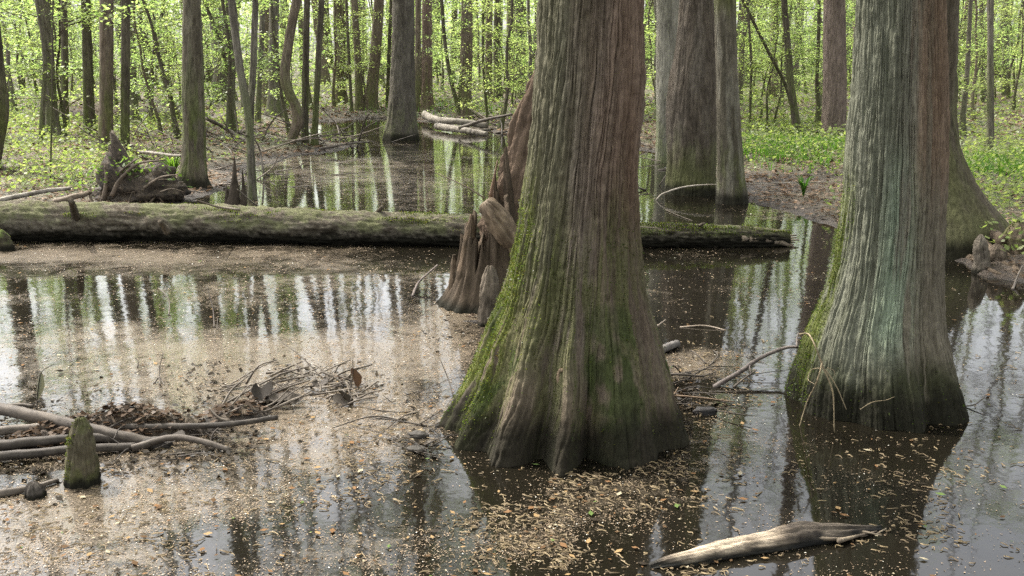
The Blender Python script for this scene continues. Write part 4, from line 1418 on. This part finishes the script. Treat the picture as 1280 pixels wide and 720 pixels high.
def knee(label, px, py, top_px, top_py, w0, w1, c0, c1, moss, seed, wet_shade_z=0.05, name='cypress_knee', wob=0.02, group=None, nseg=40, n=56):
    f = at(px, py)
    rpx = (f[1] * CP + CAM_H * SP) / FPX
    r0, r1 = w0 / 2 * rpx, w1 / 2 * rpx
    Y = f[1] + r0
    base = np.array([f[0], Y, -0.12])
    top = at_y(top_px, top_py, Y)
    path = smooth_path([base, base * 0.6 + top * 0.4 + np.array([random.uniform(-wob, wob), 0, 0]), base * 0.2 + top * 0.8, top], n)
    s = np.linspace(0, 1, n)
    rad = (r0 * (1 - s) + r1 * s) * np.clip(1 - np.clip((s - 0.7) / 0.3, 0, 1) ** 1.8, 0.0, 1) ** 0.8 + 0.001
    mb = MB()
    loc = np.array([f[0], Y, 0])
    path = path - loc
    add_rough(mb, path, rad, nseg, seed, c0, c1, moss=moss, up=-0.3, wet_shade_z=wet_shade_z, amp=0.16, fz=9, ridge=r0 * 0.30, nridge=9, grain=r0 * 0.22)
    o = mb.link(name, [M_BARK])
    o.location = loc
    if moss is not None:
        Vk = mb.v[0][:n * nseg]
        nk = Vk - np.repeat(path, nseg, 0)
        nk = nk / (np.linalg.norm(nk, axis=1)[:, None] + 1e-9)
        add_moss(o, Vk, nk, np.where(Vk[:, 2] > 0.02, np.clip(0.25 - nk[:, 0] + 0.3 * nk[:, 1], 0.05, 2) * sstep(0.4, 0.6, fbm(Vk[:, 0] * 30, Vk[:, 1] * 30, Vk[:, 2] * 20, seed + 3)), 0), 2600, 0.007)
    return tag(o, label, 'cypress knee' if name == 'cypress_knee' else 'stump', group)


G0, G1 = (0.10, 0.08, 0.06), (0.17, 0.14, 0.105)
knee('tall mossy cypress knee standing in front of the pile of branches', 98, 612, 100, 522, 40, 20, (0.075, 0.065, 0.042), (0.13, 0.115, 0.08), (0.065, 0.078, 0.018), 301, 0.05)
knee('small dark rounded knee poking out beside the tall mossy knee', 42, 626, 40, 602, 26, 18, (0.045, 0.04, 0.034), (0.08, 0.07, 0.06), None, 302, 0.02)
knee('grey blunt knee leaning against the foot of the broken stump', 611, 409, 612, 332, 27, 17, (0.06, 0.05, 0.038), (0.135, 0.112, 0.085), None, 303, 0.03)
knee('pale topped knee beside the swept out mossy trunk at the right', 1228, 343, 1226, 293, 19, 14, (0.07, 0.058, 0.044), (0.16, 0.138, 0.108), None, 304, 0.04)
knee('low rounded knee at the right edge beside the pale topped knee', 1250, 341, 1247, 305, 24, 18, (0.07, 0.055, 0.04), (0.13, 0.105, 0.08), None, 305, 0.04)
knee('squat root knob cut by the right edge of the photo', 1276, 338, 1274, 276, 34, 24, (0.09, 0.07, 0.05), (0.16, 0.125, 0.09), (0.07, 0.09, 0.02), 306, 0.04)
knee('small leafy stump cut by the left edge before the mossy log', 1, 314, 1, 287, 18, 13, (0.05, 0.045, 0.03), (0.09, 0.08, 0.055), (0.10, 0.15, 0.025), 307, 0.05, name='stump')
f_ = at(296, 262)
t = thing('split_stump', (f_[0], f_[1], 0), 'black split stump with two spikes just behind the mossy log', 'stump')
for k, (x0, x1, y1, r) in enumerate(((288, 293, 196, 0.075), (291, 283, 232, 0.07), (301, 303, 212, 0.05), (296, 299, 236, 0.06))):
    mb = MB()
    a = at(x0, 262) - np.array([0, 0, 0.1])
    c_ = at_y(x1, y1, a[1])
    add_rough(mb, smooth_path([a, a * 0.55 + c_ * 0.45 + np.array([0.02 * (-1) ** k, 0, 0]), c_], 22) - np.array(t.location), r * np.interp(np.linspace(0, 1, 22), [0, 0.4, 0.7, 1], [1.2, 0.8, 0.4, 0.08]), 14, 320 + k, (0.03, 0.024, 0.018),
              (0.075, 0.06, 0.045), amp=0.25, fz=6)
    mb.link('spike', [M_BARK], t)


# sticks, branches and logs: (name, label, category, [(px, py, height)...], r0, r1, dark, light, side shoots)
DK, DL = (0.055, 0.044, 0.034), (0.12, 0.10, 0.08)
PL, PH = (0.11, 0.092, 0.072), (0.21, 0.185, 0.15)
STICKS = [
    ('fallen_branch', 'thickest grey branch of the pile, slanting down behind the mossy knee', 'branch', [(-40, 503, .09), (60, 525, .085), (130, 541, .06), (195, 554, .01)], 0.030, 0.022, (0.042, 0.034, 0.027), (0.10, 0.082, 0.064), ()),
    ('fallen_branch', 'long straight branch of the pile pointing right into the open water', 'branch', [(105, 534, .06), (200, 534, .055), (280, 532, .05), (347, 523, .05)], 0.016, 0.011, (0.03, 0.025, 0.02), (0.08, 0.066, 0.052), ()),
    ('fallen_branch', 'dark sodden branch lowest of the pile, left of the mossy knee', 'branch', [(-30, 573, .03), (50, 566, .035), (120, 560, .03), (170, 557, .02)], 0.020, 0.016, (0.03, 0.024, 0.019), (0.065, 0.054, 0.043), ()),
    ('fallen_branch', 'dark branch second from the bottom of the pile', 'branch', [(-30, 561, .05), (40, 554, .05), (110, 548, .045), (160, 550, .03)], 0.023, 0.018, (0.03, 0.024, 0.019), (0.065, 0.054, 0.043), ()),
    ('fallen_branch', 'short grey branch entering at the left edge under the thickest branch', 'branch', [(-30, 542, .06), (20, 537, .06), (75, 535, .05)], 0.022, 0.017, (0.055, 0.045, 0.036), (0.12, 0.10, 0.08), ()),
    ('fallen_branch', 'curved dark branch with an upright stub at the right foot of the pile', 'branch', [(165, 560, .02), (215, 547, .05), (255, 552, .04), (288, 562, .005)], 0.016, 0.011, DK, DL, (([(262, 558, 0.0), (266, 543, .05), (273, 535, .08)], 0.006),)),
    ('fallen_branch', 'sunken dark stick at the left edge beside the small rounded knee', 'branch', [(-30, 622, .01), (30, 612, .015), (72, 601, .01)], 0.018, 0.008, DK, DL, ()),
    ('stick', 'dark stick end lying above the pile at the left edge', 'stick', [(-20, 512, .01), (20, 506, .02), (42, 507, .01)], 0.013, 0.009, DK, DL, ()),
    ('forked_branch', 'dark bent branch reaching from the debris raft toward the rust red cypress', 'branch', [(893, 484, .0), (925, 464, .06), (955, 444, .11), (985, 433, .14), (1010, 434, .14)], 0.013, 0.008, (0.06, 0.048, 0.042), (0.15, 0.125, 0.11),
     (([(996, 434, .14), (996, 424, .17), (998, 416, .195)], 0.006), ([(937, 457, .085), (938, 465, .06), (938, 468, .05)], 0.004))),
    ('stick', 'short dark twig under the dark bent branch', 'stick', [(917, 484, .0), (930, 474, .03), (946, 463, .06)], 0.006, 0.0045, DK, DL, (([(907, 479, .0), (911, 484, .0)], 0.004),)),
    ('short_log', 'ribbed short log end floating right of the big cypress', 'log', [(812, 442, .01), (828, 436, .025), (846, 428, .03)], 0.024, 0.022, (0.07, 0.06, 0.055), (0.16, 0.145, 0.13), ()),
    ('stick', 'thin pale twig sticking out behind the big cypress on its right', 'stick', [(800, 420, .02), (818, 410, .04), (832, 400, .08)], 0.006, 0.004, (0.16, 0.13, 0.10), (0.26, 0.22, 0.18), ()),
    ('stick', 'straight dark stick on the debris raft right of the big cypress', 'stick', [(822, 468, .03), (850, 468, .035), (880, 470, .02)], 0.008, 0.006, DK, DL, ()),
    ('stick', 'pair of thin brown twig ends crossing at the raft edge above the black lump', 'stick', [(840, 494, .03), (875, 497, .03), (918, 502, .01)], 0.006, 0.003, (0.12, 0.08, 0.05), (0.2, 0.14, 0.09), (([(838, 500, .02), (848, 484, .06)], 0.004),)),
    ('driftwood', 'bleached driftwood floating in the near water at the bottom', 'driftwood', [(812, 708, .0), (850, 700, .012), (910, 689, .006), (965, 680, .008), (1010, 673, .004), (1055, 668, .01), (1098, 663, .0)], 0.02, 0.012, (0.11, 0.082, 0.058), (0.36, 0.295, 0.215), ()),
    ('drift_log', 'pale bleached log on the far shore, upper of two', 'log', [(531, 143, .22), (552, 152, .18), (606, 158, .10)], 0.10, 0.07, PL, PH, ()),
    ('drift_log', 'pale bleached log on the far shore, lower of two at the waterline', 'log', [(546, 158, .10), (580, 164, .08), (609, 168, .04)], 0.085, 0.06, PL, PH, ()),
    ('fallen_branch', 'dark broken branch propped across the pale drift logs', 'branch', [(574, 160, .15), (606, 150, .35), (640, 143, .5)], 0.045, 0.02, DK, DL, ()),
    ('fallen_branch', 'long thin pale dead branch spanning from the bottle trunk to the bank', 'branch', [(820, 250, .0), (831, 241, None), (866, 232, None), (940, 230, None), (1060, 226, None)], 0.010, 0.006, (0.20, 0.17, 0.13), (0.34, 0.30, 0.25), ()),
    ('fallen_branch', 'thin dead branch in the water below the long pale branch', 'branch', [(832, 262, .01), (850, 270, .01), (866, 276, .0)], 0.005, 0.003, (0.07, 0.055, 0.04), (0.13, 0.105, 0.08), (([(840, 266, .01), (856, 263, .04)], 0.003),)),
    ('fallen_branch', 'pale thin limb lying on the left bank behind the mossy log', 'branch', [(-30, 258, .12), (40, 242, .25), (90, 235, .3)], 0.03, 0.02, PL, (0.30, 0.27, 0.22), ()),
    ('fallen_branch', 'brown limb half rotted on the bank left of the root ball', 'branch', [(68, 253, .12), (95, 244, .2), (112, 238, .2)], 0.035, 0.025, (0.10, 0.075, 0.05), (0.18, 0.14, 0.10), ()),
    ('fallen_branch', 'crooked pale branch arching over the root ball to the lichen spotted trunk', 'branch', [(172, 189, .2), (205, 192, .4), (235, 195, .45), (258, 199, .4)], 0.025, 0.014, PL, PH, (([(225, 194, .45), (236, 206, .3), (248, 208, .25)], 0.01),)),
    ('fallen_branch', 'dark limb leaning from the thicket to the muddy point', 'branch', [(258, 148, .6), (285, 162, .35), (330, 190, .05)], 0.035, 0.02, DK, DL, ()),
    ('fallen_branch', 'thin grey branch slanting in front of the elbow bent trunk', 'branch', [(330, 218, .02), (322, 180, .5), (300, 165, .9)], 0.015, 0.008, (0.14, 0.12, 0.10), (0.25, 0.22, 0.18), ()),
    ('fallen_branch', 'thin dead limb lying along the muddy point right of the slim poles', 'branch', [(400, 186, .1), (440, 180, .15), (468, 178, .05)], 0.025, 0.01, DK, DL, (([(430, 181, .15), (446, 172, .3)], 0.012),)),
    ('fallen_branch', 'arched dead branch dipping into the water behind the split stump', 'branch', [(330, 262, .0), (312, 250, .25), (296, 236, .45)], 0.012, 0.006, (0.12, 0.10, 0.08), (0.22, 0.19, 0.15), ()),
    ('stick', 'upright stick standing in the water left of the broken stump', 'stick', [(515, 371, .0), (524, 352, .06), (546, 332, .13)], 0.010, 0.006, (0.07, 0.055, 0.05), (0.15, 0.12, 0.10), ()),
    ('twig', 'hooked little twig in the open water left of the taller twig', 'twig', [(211, 394, .0), (212, 378, .05), (207, 368, .09), (198, 360, .11)], 0.005, 0.0025, DK, DL, ()),
    ('twig', 'taller bent twig standing in the open water', 'twig', [(268, 410, .0), (266, 385, .1), (259, 358, .22)], 0.005, 0.002, DK, DL, (([(271, 412, .0), (272, 398, .05)], 0.003),)),
    ('twig', 'thin twig with a dark forked foot in the tan film', 'twig', [(200, 482, .0), (199, 462, .06), (204, 440, .15)], 0.0045, 0.0015, DK, DL, (([(192, 480, .0), (199, 472, .02), (206, 482, .0)], 0.005),)),
    ('twig', 'tiny bent twig stub alone in the tan film', 'twig', [(172, 460, .0), (173, 452, .03), (169, 447, .045)], 0.004, 0.002, DK, DL, ()),
    ('twig', 'thin twig rising from the litter left of the big cypress', 'twig', [(567, 496, .0), (560, 473, .07), (550, 449, .16)], 0.004, 0.002, DK, DL, ()),
    ('twig', 'thin twig floating above the debris mound', 'twig', [(400, 470, .0), (378, 447, .08), (352, 428, .14)], 0.0035, 0.002, DK, DL, ()),
    ('twig', 'fine bent twig in the bright water right of the rust red cypress', 'twig', [(1204, 508, .0), (1220, 505, .02), (1236, 491, .06)], 0.004, 0.002, DK, DL, ()),
    ('stick', 'dark stick poking up at the right edge below the root knob', 'stick', [(1266, 362, .0), (1271, 348, .05), (1278, 332, .12)], 0.010, 0.006, DK, DL, ()),
    ('stick', 'pale stick floating far out right of the debris raft', 'stick', [(850, 409, .0), (880, 407, .012), (908, 413, .0)], 0.006, 0.004, (0.2, 0.16, 0.12), (0.32, 0.26, 0.2), ()),
]
for i, (name, lab, cat, pts, r0, r1, c0, c1, shoots) in enumerate(STICKS):
    P0 = at(*pts[0])
    P = np.array([at(*q) if q[2] is not None else at_y(q[0], q[1], P0[1]) for q in pts])
    org = np.array([P[0][0], P[0][1], 0.0])
    L = np.linalg.norm(np.diff(P, axis=0), axis=1).sum()
    n = int(np.clip(L / 0.02, 14, 90))
    path = smooth_path(P, n)
    path = path + np.cumsum(RNG.normal(0, 1, path.shape), 0) * r0 * 0.045
    rad = np.linspace(r0, r1, n)
    nseg = 7 if r0 < 0.008 else (12 if r0 < 0.015 else 22)
    mb = MB()
    if name == 'driftwood':
        rad = np.interp(np.linspace(0, 1, n), [0, 0.1, 0.3, 0.5, 0.62, 0.72, 0.86, 1], [0.008, 0.020, 0.031, 0.038, 0.048, 0.040, 0.020, 0.004])
        add_rough(mb, path, rad, 44, 400 + i, c0, c1, amp=0.34, fz=7, ridge=0.014, nridge=13, wet_shade_z=0.030)  # lower side dark: soaked wood, with the shade there coloured in too
        tt_ = np.append(np.repeat(np.linspace(0, 1, n), 44), [0, 1])
        mb.c[0] = mb.c[0] * (1 - 0.72 * sstep(0.46, 0.66, tt_ + 0.25 * (fbm(mb.v[0][:, 0] * 20, mb.v[0][:, 1] * 20, mb.v[0][:, 2] * 20, 5) - 0.5)))[:, None]     # right half darker: rotten wood, plus shade put into the colour
        for q in range(9):                                   # frayed fibres at the rotten end
            e0 = np.array(at(1000 + 8 * q, 668 + random.uniform(-6, 10), 0.02))
            e1 = np.array(at(1060 + 6 * q, 662 + random.uniform(-5, 12), 0.012))
            add_rough(mb, smooth_path([e0, (e0 + e1) / 2 + RNG.normal(0, 0.008, 3), e1], 12), np.linspace(0.009, 0.002, 12), 8, 440 + q, (0.07, 0.055, 0.04), (0.2, 0.16, 0.11), amp=0.3)
    elif name == 'short_log':
        rad = rad * (1 + 0.12 * np.sin(np.linspace(0, 40, n)))
        add_rough(mb, path, rad, 22, 400 + i, c0, c1, amp=0.15)
    else:
        add_rough(mb, path, rad, nseg, 400 + i, c0, c1, amp=0.18, fz=8, ridge=r0 * 0.12 if r0 > 0.012 else 0)
    mb2 = mb
    mb = MB()
    for v in range(len(mb2.v)):
        mb2.v[v] = mb2.v[v] - org
    o = mb2.link(name, [M_DRIFT if 'drift' in name else M_WOOD])
    o.location = org
    tag(o, lab, cat)
    for sh, r in shoots:
        m3 = MB()
        add_rough(m3, smooth_path([at(*q) - org for q in sh], 10), np.linspace(r, r * 0.5, 10), 8, 500 + i, c0, c1)
        m3.link('side_shoot', [M_WOOD], o)

# pale vine hanging on the rust red cypress
t = thing('hanging_vine', tuple(at(1010, 545)), 'thin pale vine trailing down the mossy flank of the rust red cypress', 'vine')
o3 = np.array(t.location)
Yv = 4.36
for k, (pts, r) in enumerate((([(1000, 418), (1010, 417), (1017, 428), (1024, 445), (1030, 462), (1041, 490), (1043, 540)], 0.0045), ([(1028, 452), (1022, 475), (1008, 505), (998, 538)], 0.004), ([(1032, 462), (1046, 484), (1058, 512)], 0.003),
                              ([(1030, 460), (1015, 462), (1010, 474), (1018, 480)], 0.002), ([(1075, 512), (1090, 503), (1108, 500), (1118, 496)], 0.002), ([(1034, 460), (1042, 463), (1044, 470)], 0.002))):
    mb = MB()
    P = []
    for (a, b_) in pts:
        yy = Yv + 0.10 * max(0, (520 - b_) / 100.0) + (0.0 if a > 1015 else 0.14)
        P.append(at_y(a, b_, yy))
    add_tube(mb, smooth_path(P, 26) - o3, np.linspace(r, r * 0.6, 26), 6, (0.19, 0.15, 0.09), jitter=0.35)
    mb.link('tendril', [M_WOOD], t)

# uprooted root ball on the left bank
f_ = foot(165, 258)
t = thing('root_ball', (f_[0], f_[1] + 0.35, max(f_[2], 0)), 'dark uprooted root ball sprouting leaves behind the mossy log', 'root ball')
o3 = np.array(t.location)
mb = MB()
nu_, nv_ = 64, 40
U, Vv = np.meshgrid(np.arange(nu_) * 2 * math.pi / nu_, np.linspace(0.0, math.pi * 0.98, nv_))
dirs = np.stack([np.sin(Vv) * np.cos(U), np.sin(Vv) * np.sin(U), np.cos(Vv)], -1)
rr = 0.75 + 0.7 * (fbm(dirs[..., 0] * 2.5, dirs[..., 1] * 2.5, dirs[..., 2] * 2.5, 55) - 0.5) + 0.35 * (fbm(dirs[..., 0] * 8, dirs[..., 1] * 8, dirs[..., 2] * 8, 56) - 0.5)
V = dirs * rr[..., None] * np.array([0.66, 0.35, 0.42])
V[..., 2] += 0.42 * np.exp(-((V[..., 0] + 0.33) / 0.16) ** 2) * sstep(0.05, 0.3, V[..., 2])
V[..., 2] += 0.12
i = np.arange(nv_ - 1)[:, None] * nu_
j = np.arange(nu_)[None]
k = (j + 1) % nu_
c = lerp(np.array([0.035, 0.026, 0.018]), np.array([0.10, 0.075, 0.05]), fbm(dirs[..., 0] * 6, dirs[..., 1] * 6, dirs[..., 2] * 6, 57))
mb.add(V.reshape(-1, 3), np.stack([i + j, i + nu_ + j, i + nu_ + k, i + k], -1).reshape(-1, 4), c.reshape(-1, 3))
mb.link('earth_clod', [M_GROUND], t)
for k, (pts, r) in enumerate((([(130, 250), (133, 225), (131, 207)], 0.06), ([(140, 245), (150, 225), (172, 205), (205, 200)], 0.05), ([(180, 235), (200, 222), (222, 218)], 0.035), ([(150, 235), (165, 240), (195, 226), (215, 224)], 0.03),
                              ([(120, 256), (112, 245), (113, 232)], 0.03), ([(160, 256), (166, 240), (170, 246)], 0.025), ([(185, 256), (196, 246), (205, 254)], 0.03), ([(150, 215), (165, 203), (178, 195)], 0.03), ([(200, 240), (215, 236), (230, 240)], 0.02))):
    mb = MB()
    P = [at_y(a, b_, o3[1] - 0.22 - 0.05 * (k % 3)) for a, b_ in pts]
    add_rough(mb, smooth_path(P, 22) - o3, np.linspace(r * 0.55, r * 0.15, 22), 12, 600 + k, (0.06, 0.045, 0.03), (0.17, 0.13, 0.095), amp=0.25)
    mb.link('root', [M_WOOD], t)
mb = MB()
C = np.concatenate([at_y(a, b_, o3[1] - 0.2) + RNG.normal(0, 1, (m_, 3)) * np.array([0.12, 0.08, 0.07]) for a, b_, m_ in ((122, 220, 30), (160, 208, 60), (180, 212, 25), (205, 218, 20), (115, 228, 25))]) - o3
add_leaves(mb, C, 0.04 + 0.05 * RNG.random(len(C)), np.array([0.10, 0.15, 0.035]) * (0.8 + 0.5 * RNG.random((len(C), 1))), 0, 0.3)
mb.link('sprouting_leaves', [M_GRASS], t)

# fern-like green tuft and arching leaves by the lichen spotted trunk and on the right bank
for lab, px0, py0, h0, cnt in (('bright green leaf tuft beside the lichen spotted trunk', 218, 226, 0.42, 40), ('small green blade tuft on the bare right bank', 1004, 246, 0.32, 34)):
    f_ = foot(px0, py0)
    mb = MB()
    for k in range(cnt):
        a = random.random() * 6.28
        L = h0 * random.uniform(0.6, 1.1)
        q = smooth_path([np.zeros(3), np.array([math.cos(a) * L * 0.2, math.sin(a) * L * 0.2, L * 0.7]), np.array([math.cos(a) * L * 0.5, math.sin(a) * L * 0.5, L * 0.85])], 6)
        sd = np.array([-math.sin(a), math.cos(a), 0]) * 0.014
        w_ = np.array([0.5, 0.9, 1, 0.9, 0.6, 0.05])[:, None]
        Vt = np.stack([q - sd * w_, q + sd * w_], 1).reshape(-1, 3)
        mb.add(Vt, [[2 * i, 2 * i + 1, 2 * i + 3, 2 * i + 2] for i in range(5)], np.array([0.08, 0.16, 0.025]) * random.uniform(0.8, 1.5))
    o = mb.link('grass_tuft', [M_GRASS])
    o.location = f_
    tag(o, lab, 'plant')

# debris mound: twigs and sodden leaves caught on the mud
f_ = at(345, 500)
t = thing('debris_pile', (f_[0], f_[1], 0.02), 'tangle of twigs and sodden leaves heaped on mud in the pond', 'debris pile')
o3 = np.array(t.location)
for k in range(80):
    a = at(random.uniform(270, 350) if k < 36 else random.uniform(330, 455), random.uniform(478, 528) if k < 36 else random.uniform(462, 505), 0.02)
    ang = random.gauss(0.75, 0.35) if k < 30 else random.uniform(-0.5, 3.5)
    L = random.uniform(0.10, 0.35) if k < 30 else random.uniform(0.08, 0.25)
    e = a + np.array([math.cos(ang) * L, math.sin(ang) * L * 0.5, random.uniform(0.02, 0.13) if k < 30 else random.uniform(0, 0.07)])
    mb = MB()
    m_ = (a + e) / 2 + RNG.normal(0, 0.012, 3)
    r = random.uniform(0.003, 0.008)
    add_rough(mb, smooth_path([a, m_, e], 10) - o3, np.linspace(r, r * 0.5, 10), 7, 700 + k, DK, (0.19, 0.16, 0.125))
    mb.link('twig', [M_WOOD], t)
for k, (px0, py0, zz0, w_, h_) in enumerate(((328, 492, 0.07, 0.075, 0.07), (352, 497, 0.05, 0.09, 0.035), (368, 500, 0.04, 0.03, 0.04), (428, 500, 0.03, 0.07, 0.04), (300, 515, 0.03, 0.07, 0.03), (400, 480, 0.03, 0.06, 0.025), (215, 548, 0.03, 0.08, 0.035))):
    mb = MB()
    c0 = at(px0, py0, zz0) - o3
    g = np.linspace(-1, 1, 6)
    A_, B_ = np.meshgrid(g, g)
    lf = np.stack([A_ * w_ * (1 - 0.35 * B_ ** 2), B_ * 0.03 + 0.012 * A_, h_ * (0.6 * B_ + 0.5 * A_ * A_ + 0.25 * np.sin(3 * A_ + k))], -1).reshape(-1, 3) * 0.7 + c0
    lf = np.concatenate([lf, lf + np.array([0, 0.004, 0])])
    q6 = (np.arange(5)[:, None] * 6 + np.arange(5)[None]).ravel()
    Fq = np.stack([q6, q6 + 1, q6 + 7, q6 + 6], -1)
    mb.add(lf, np.concatenate([Fq, Fq[:, ::-1] + 36]), np.array([0.05, 0.04, 0.03]) * random.uniform(0.7, 1.3))
    mb.link('sodden_leaf', [M_WOOD], t)


def curled_leaf(label, stem, leaf_px, w, col, lean=0.0):
    """a dead leaf hanging on its own upright stalk"""
    P = [at(stem[0][0], stem[0][1], 0.0)]
    Yl = P[0][1]
    P = [P[0]] + [at_y(a, b_, Yl) for a, b_ in stem[1:]]
    o0 = np.array([P[0][0], Yl, 0])
    t = thing('dead_leaf', tuple(o0), label, 'dead leaf')
    mb = MB()
    add_tube(mb, smooth_path(P, 12) - o0, np.linspace(0.003, 0.0018, 12), 6, DK, jitter=0.2)
    mb.link('stalk', [M_WOOD], t)
    a, b_ = at_y(*leaf_px[0], Yl), at_y(*leaf_px[1], Yl)
    n = 14
    ax_ = smooth_path([a, a * 0.5 + b_ * 0.5 + np.array([w * 0.25, 0, 0]), b_], n) - o0
    prof = np.sin(np.linspace(0.08, math.pi - 0.02, n)) ** 0.7 * w
    s_ = np.linspace(-1, 1, 9)
    V = ax_[:, None, :] + np.stack([prof[:, None] * s_[None] * 0.8, 0.55 * prof[:, None] * s_[None] ** 2 + 0 * prof[:, None], 0.1 * prof[:, None] * np.sin(4 * s_)[None]], -1)
    V = V + RNG.normal(0, 0.0012, V.shape)
    q = (np.arange(n - 1)[:, None] * 9 + np.arange(8)[None]).ravel()
    mb = MB()
    mb.add(V.reshape(-1, 3), np.stack([q, q + 1, q + 10, q + 9], -1), np.array(col))
    mb.link('leaf_blade', [M_DEAD], t)


curled_leaf('upright curled brown dead leaf at the right end of the debris heap', [(436, 496), (441, 470), (441, 449)], [(440, 460), (447, 484)], 0.032, (0.09, 0.055, 0.035))
curled_leaf('greyish withered leaf hanging on a twig at the left, above the branch pile', [(46, 512), (47, 490), (52, 465), (68, 455)], [(51, 466), (46, 500)], 0.022, (0.17, 0.17, 0.12))
curled_leaf('ragged dark dead leaf lying upright below the curled brown leaf', [(420, 507), (428, 497), (433, 488)], [(424, 488), (440, 508)], 0.03, (0.04, 0.032, 0.025))

# black sodden lumps and chunks of wood
def lump(label, px0, py0, sx, sy, sz, seed, col, name='sodden_chunk'):
    f_ = at(px0, py0)
    nu_, nv_ = 40, 24
    U, Vv = np.meshgrid(np.arange(nu_) * 2 * math.pi / nu_, np.linspace(0.02, math.pi * 0.98, nv_))
    dirs = np.stack([np.sin(Vv) * np.cos(U), np.sin(Vv) * np.sin(U), np.cos(Vv)], -1)
    rr = 0.85 + 0.6 * (fbm(dirs[..., 0] * 2 + seed, dirs[..., 1] * 2, dirs[..., 2] * 2, seed) - 0.4)
    V = np.sign(dirs) * np.abs(dirs) ** 0.8 * rr[..., None] * np.array([sx, sy, sz])
    i = np.arange(nv_ - 1)[:, None] * nu_
    j = np.arange(nu_)[None]
    k = (j + 1) % nu_
    mb = MB()
    c = np.array(col) * (0.6 + 0.9 * fbm(dirs[..., 0] * 7, dirs[..., 1] * 7, dirs[..., 2] * 7, seed + 3))[..., None]
    mb.add(V.reshape(-1, 3), np.stack([i + j, i + nu_ + j, i + nu_ + k, i + k], -1).reshape(-1, 4), c.reshape(-1, 3))
    o = mb.link(name, [M_WOOD])
    o.location = (f_[0], f_[1] + sy, sz * 0.3)
    return tag(o, label, 'wood chunk')


lump('black sodden chunk of wood floating right of the big cypress', 883, 520, 0.062, 0.035, 0.028, 801, (0.018, 0.016, 0.015))
lump('small dark chunk on the debris raft right of the big cypress', 861, 470, 0.022, 0.018, 0.014, 802, (0.03, 0.026, 0.022))
lump('dark clod half sunk left of the big cypress foot', 522, 549, 0.05, 0.03, 0.022, 803, (0.035, 0.03, 0.024))
lump('dark wet clod in the litter left of the big cypress, below the first clod', 520, 566, 0.05, 0.03, 0.015, 804, (0.03, 0.026, 0.02))
lump('low dark clod under the branch pile at the left', 190, 562, 0.09, 0.04, 0.03, 805, (0.035, 0.03, 0.024))
lump('square sodden block standing in the debris heap', 330, 500, 0.04, 0.03, 0.05, 806, (0.05, 0.042, 0.032))

for lab, px0, px1, py0, py1, cnt in (('tangle of thin dead branches on the muddy point behind the mossy log', 262, 345, 168, 232, 34), ('heap of dead twigs behind the root ball on the left bank', 150, 225, 168, 205, 24),
                                     ('dark brush heap on the far shore between the pale logs and the broken stump', 612, 668, 150, 172, 22), ('snarl of dead sticks at the waterline left of the bottle shaped trunk', 800, 838, 150, 246, 22),
                                     ('low dead sticks littering the muddy point by the slim poles', 378, 450, 168, 192, 20),
                                     ('dark wet twigs and clods crowding the water left of the big cypress foot', 503, 540, 488, 572, 26), ('raft of dark sticks caught between the two big cypresses', 815, 900, 452, 512, 34),
                                     ('muddle of black sodden sticks under the branch pile at the left', 0, 290, 528, 580, 44)):
    f_ = foot((px0 + px1) / 2, (py0 + py1) / 2)
    t = thing('brush_pile', (f_[0], f_[1], 0), lab, 'brush pile')
    o3 = np.array(t.location)
    for k in range(cnt):
        a = foot(random.uniform(px0, px1), random.uniform(py0, py1))
        u = a[1] / 13.0
        L = random.uniform(0.4, 1.3) * u
        ang = random.random() * 6.28
        e = a + np.array([math.cos(ang) * L, math.sin(ang) * L * 0.6, random.uniform(0.0, 0.5 if a[1] > 8 else 0.12) * u])
        m_ = (a + e) / 2 + RNG.normal(0, 0.06, 3) * u
        r = random.uniform(0.005, 0.014) * u
        tone = random.choice((0.6, 1.0, 1.0, 2.2)) if a[1] > 8 else random.choice((0.45, 0.6, 0.8))
        mb = MB()
        add_rough(mb, smooth_path([a, m_, e], 12) - o3, np.linspace(r, r * 0.4, 12), 7, 900 + k, np.array(DK) * tone, np.array(DL) * tone)
        mb.link('twig', [M_WOOD], t)

# roots spreading from the swept out trunk at the right edge
t = thing('exposed_roots', tuple(at(1262, 345)), 'dark exposed roots tangled at the right edge below the swept out trunk', 'roots')
o3 = np.array(t.location)
for k, (pts, r) in enumerate((([(1222, 300, .14), (1245, 318, .13), (1262, 338, .02)], 0.045), ([(1240, 292, .2), (1262, 305, .2), (1276, 330, .06)], 0.05), ([(1236, 322, .06), (1256, 332, .07), (1285, 340, .04)], 0.035), ([(1250, 300, .24), (1272, 296, .24), (1296, 306, .2)], 0.045),
                              ([(1212, 322, .03), (1238, 338, .04), (1258, 347, .0)], 0.028), ([(1258, 318, .12), (1272, 340, .05), (1284, 352, .0)], 0.03))):
    mb = MB()
    add_rough(mb, smooth_path([at(*q) for q in pts], 30) - o3, np.linspace(r, r * 0.5, 30), 14, 950 + k, (0.05, 0.038, 0.027), (0.12, 0.092, 0.065), amp=0.35, ridge=0.008, nridge=8)
    mb.link('root', [M_BARK], t)
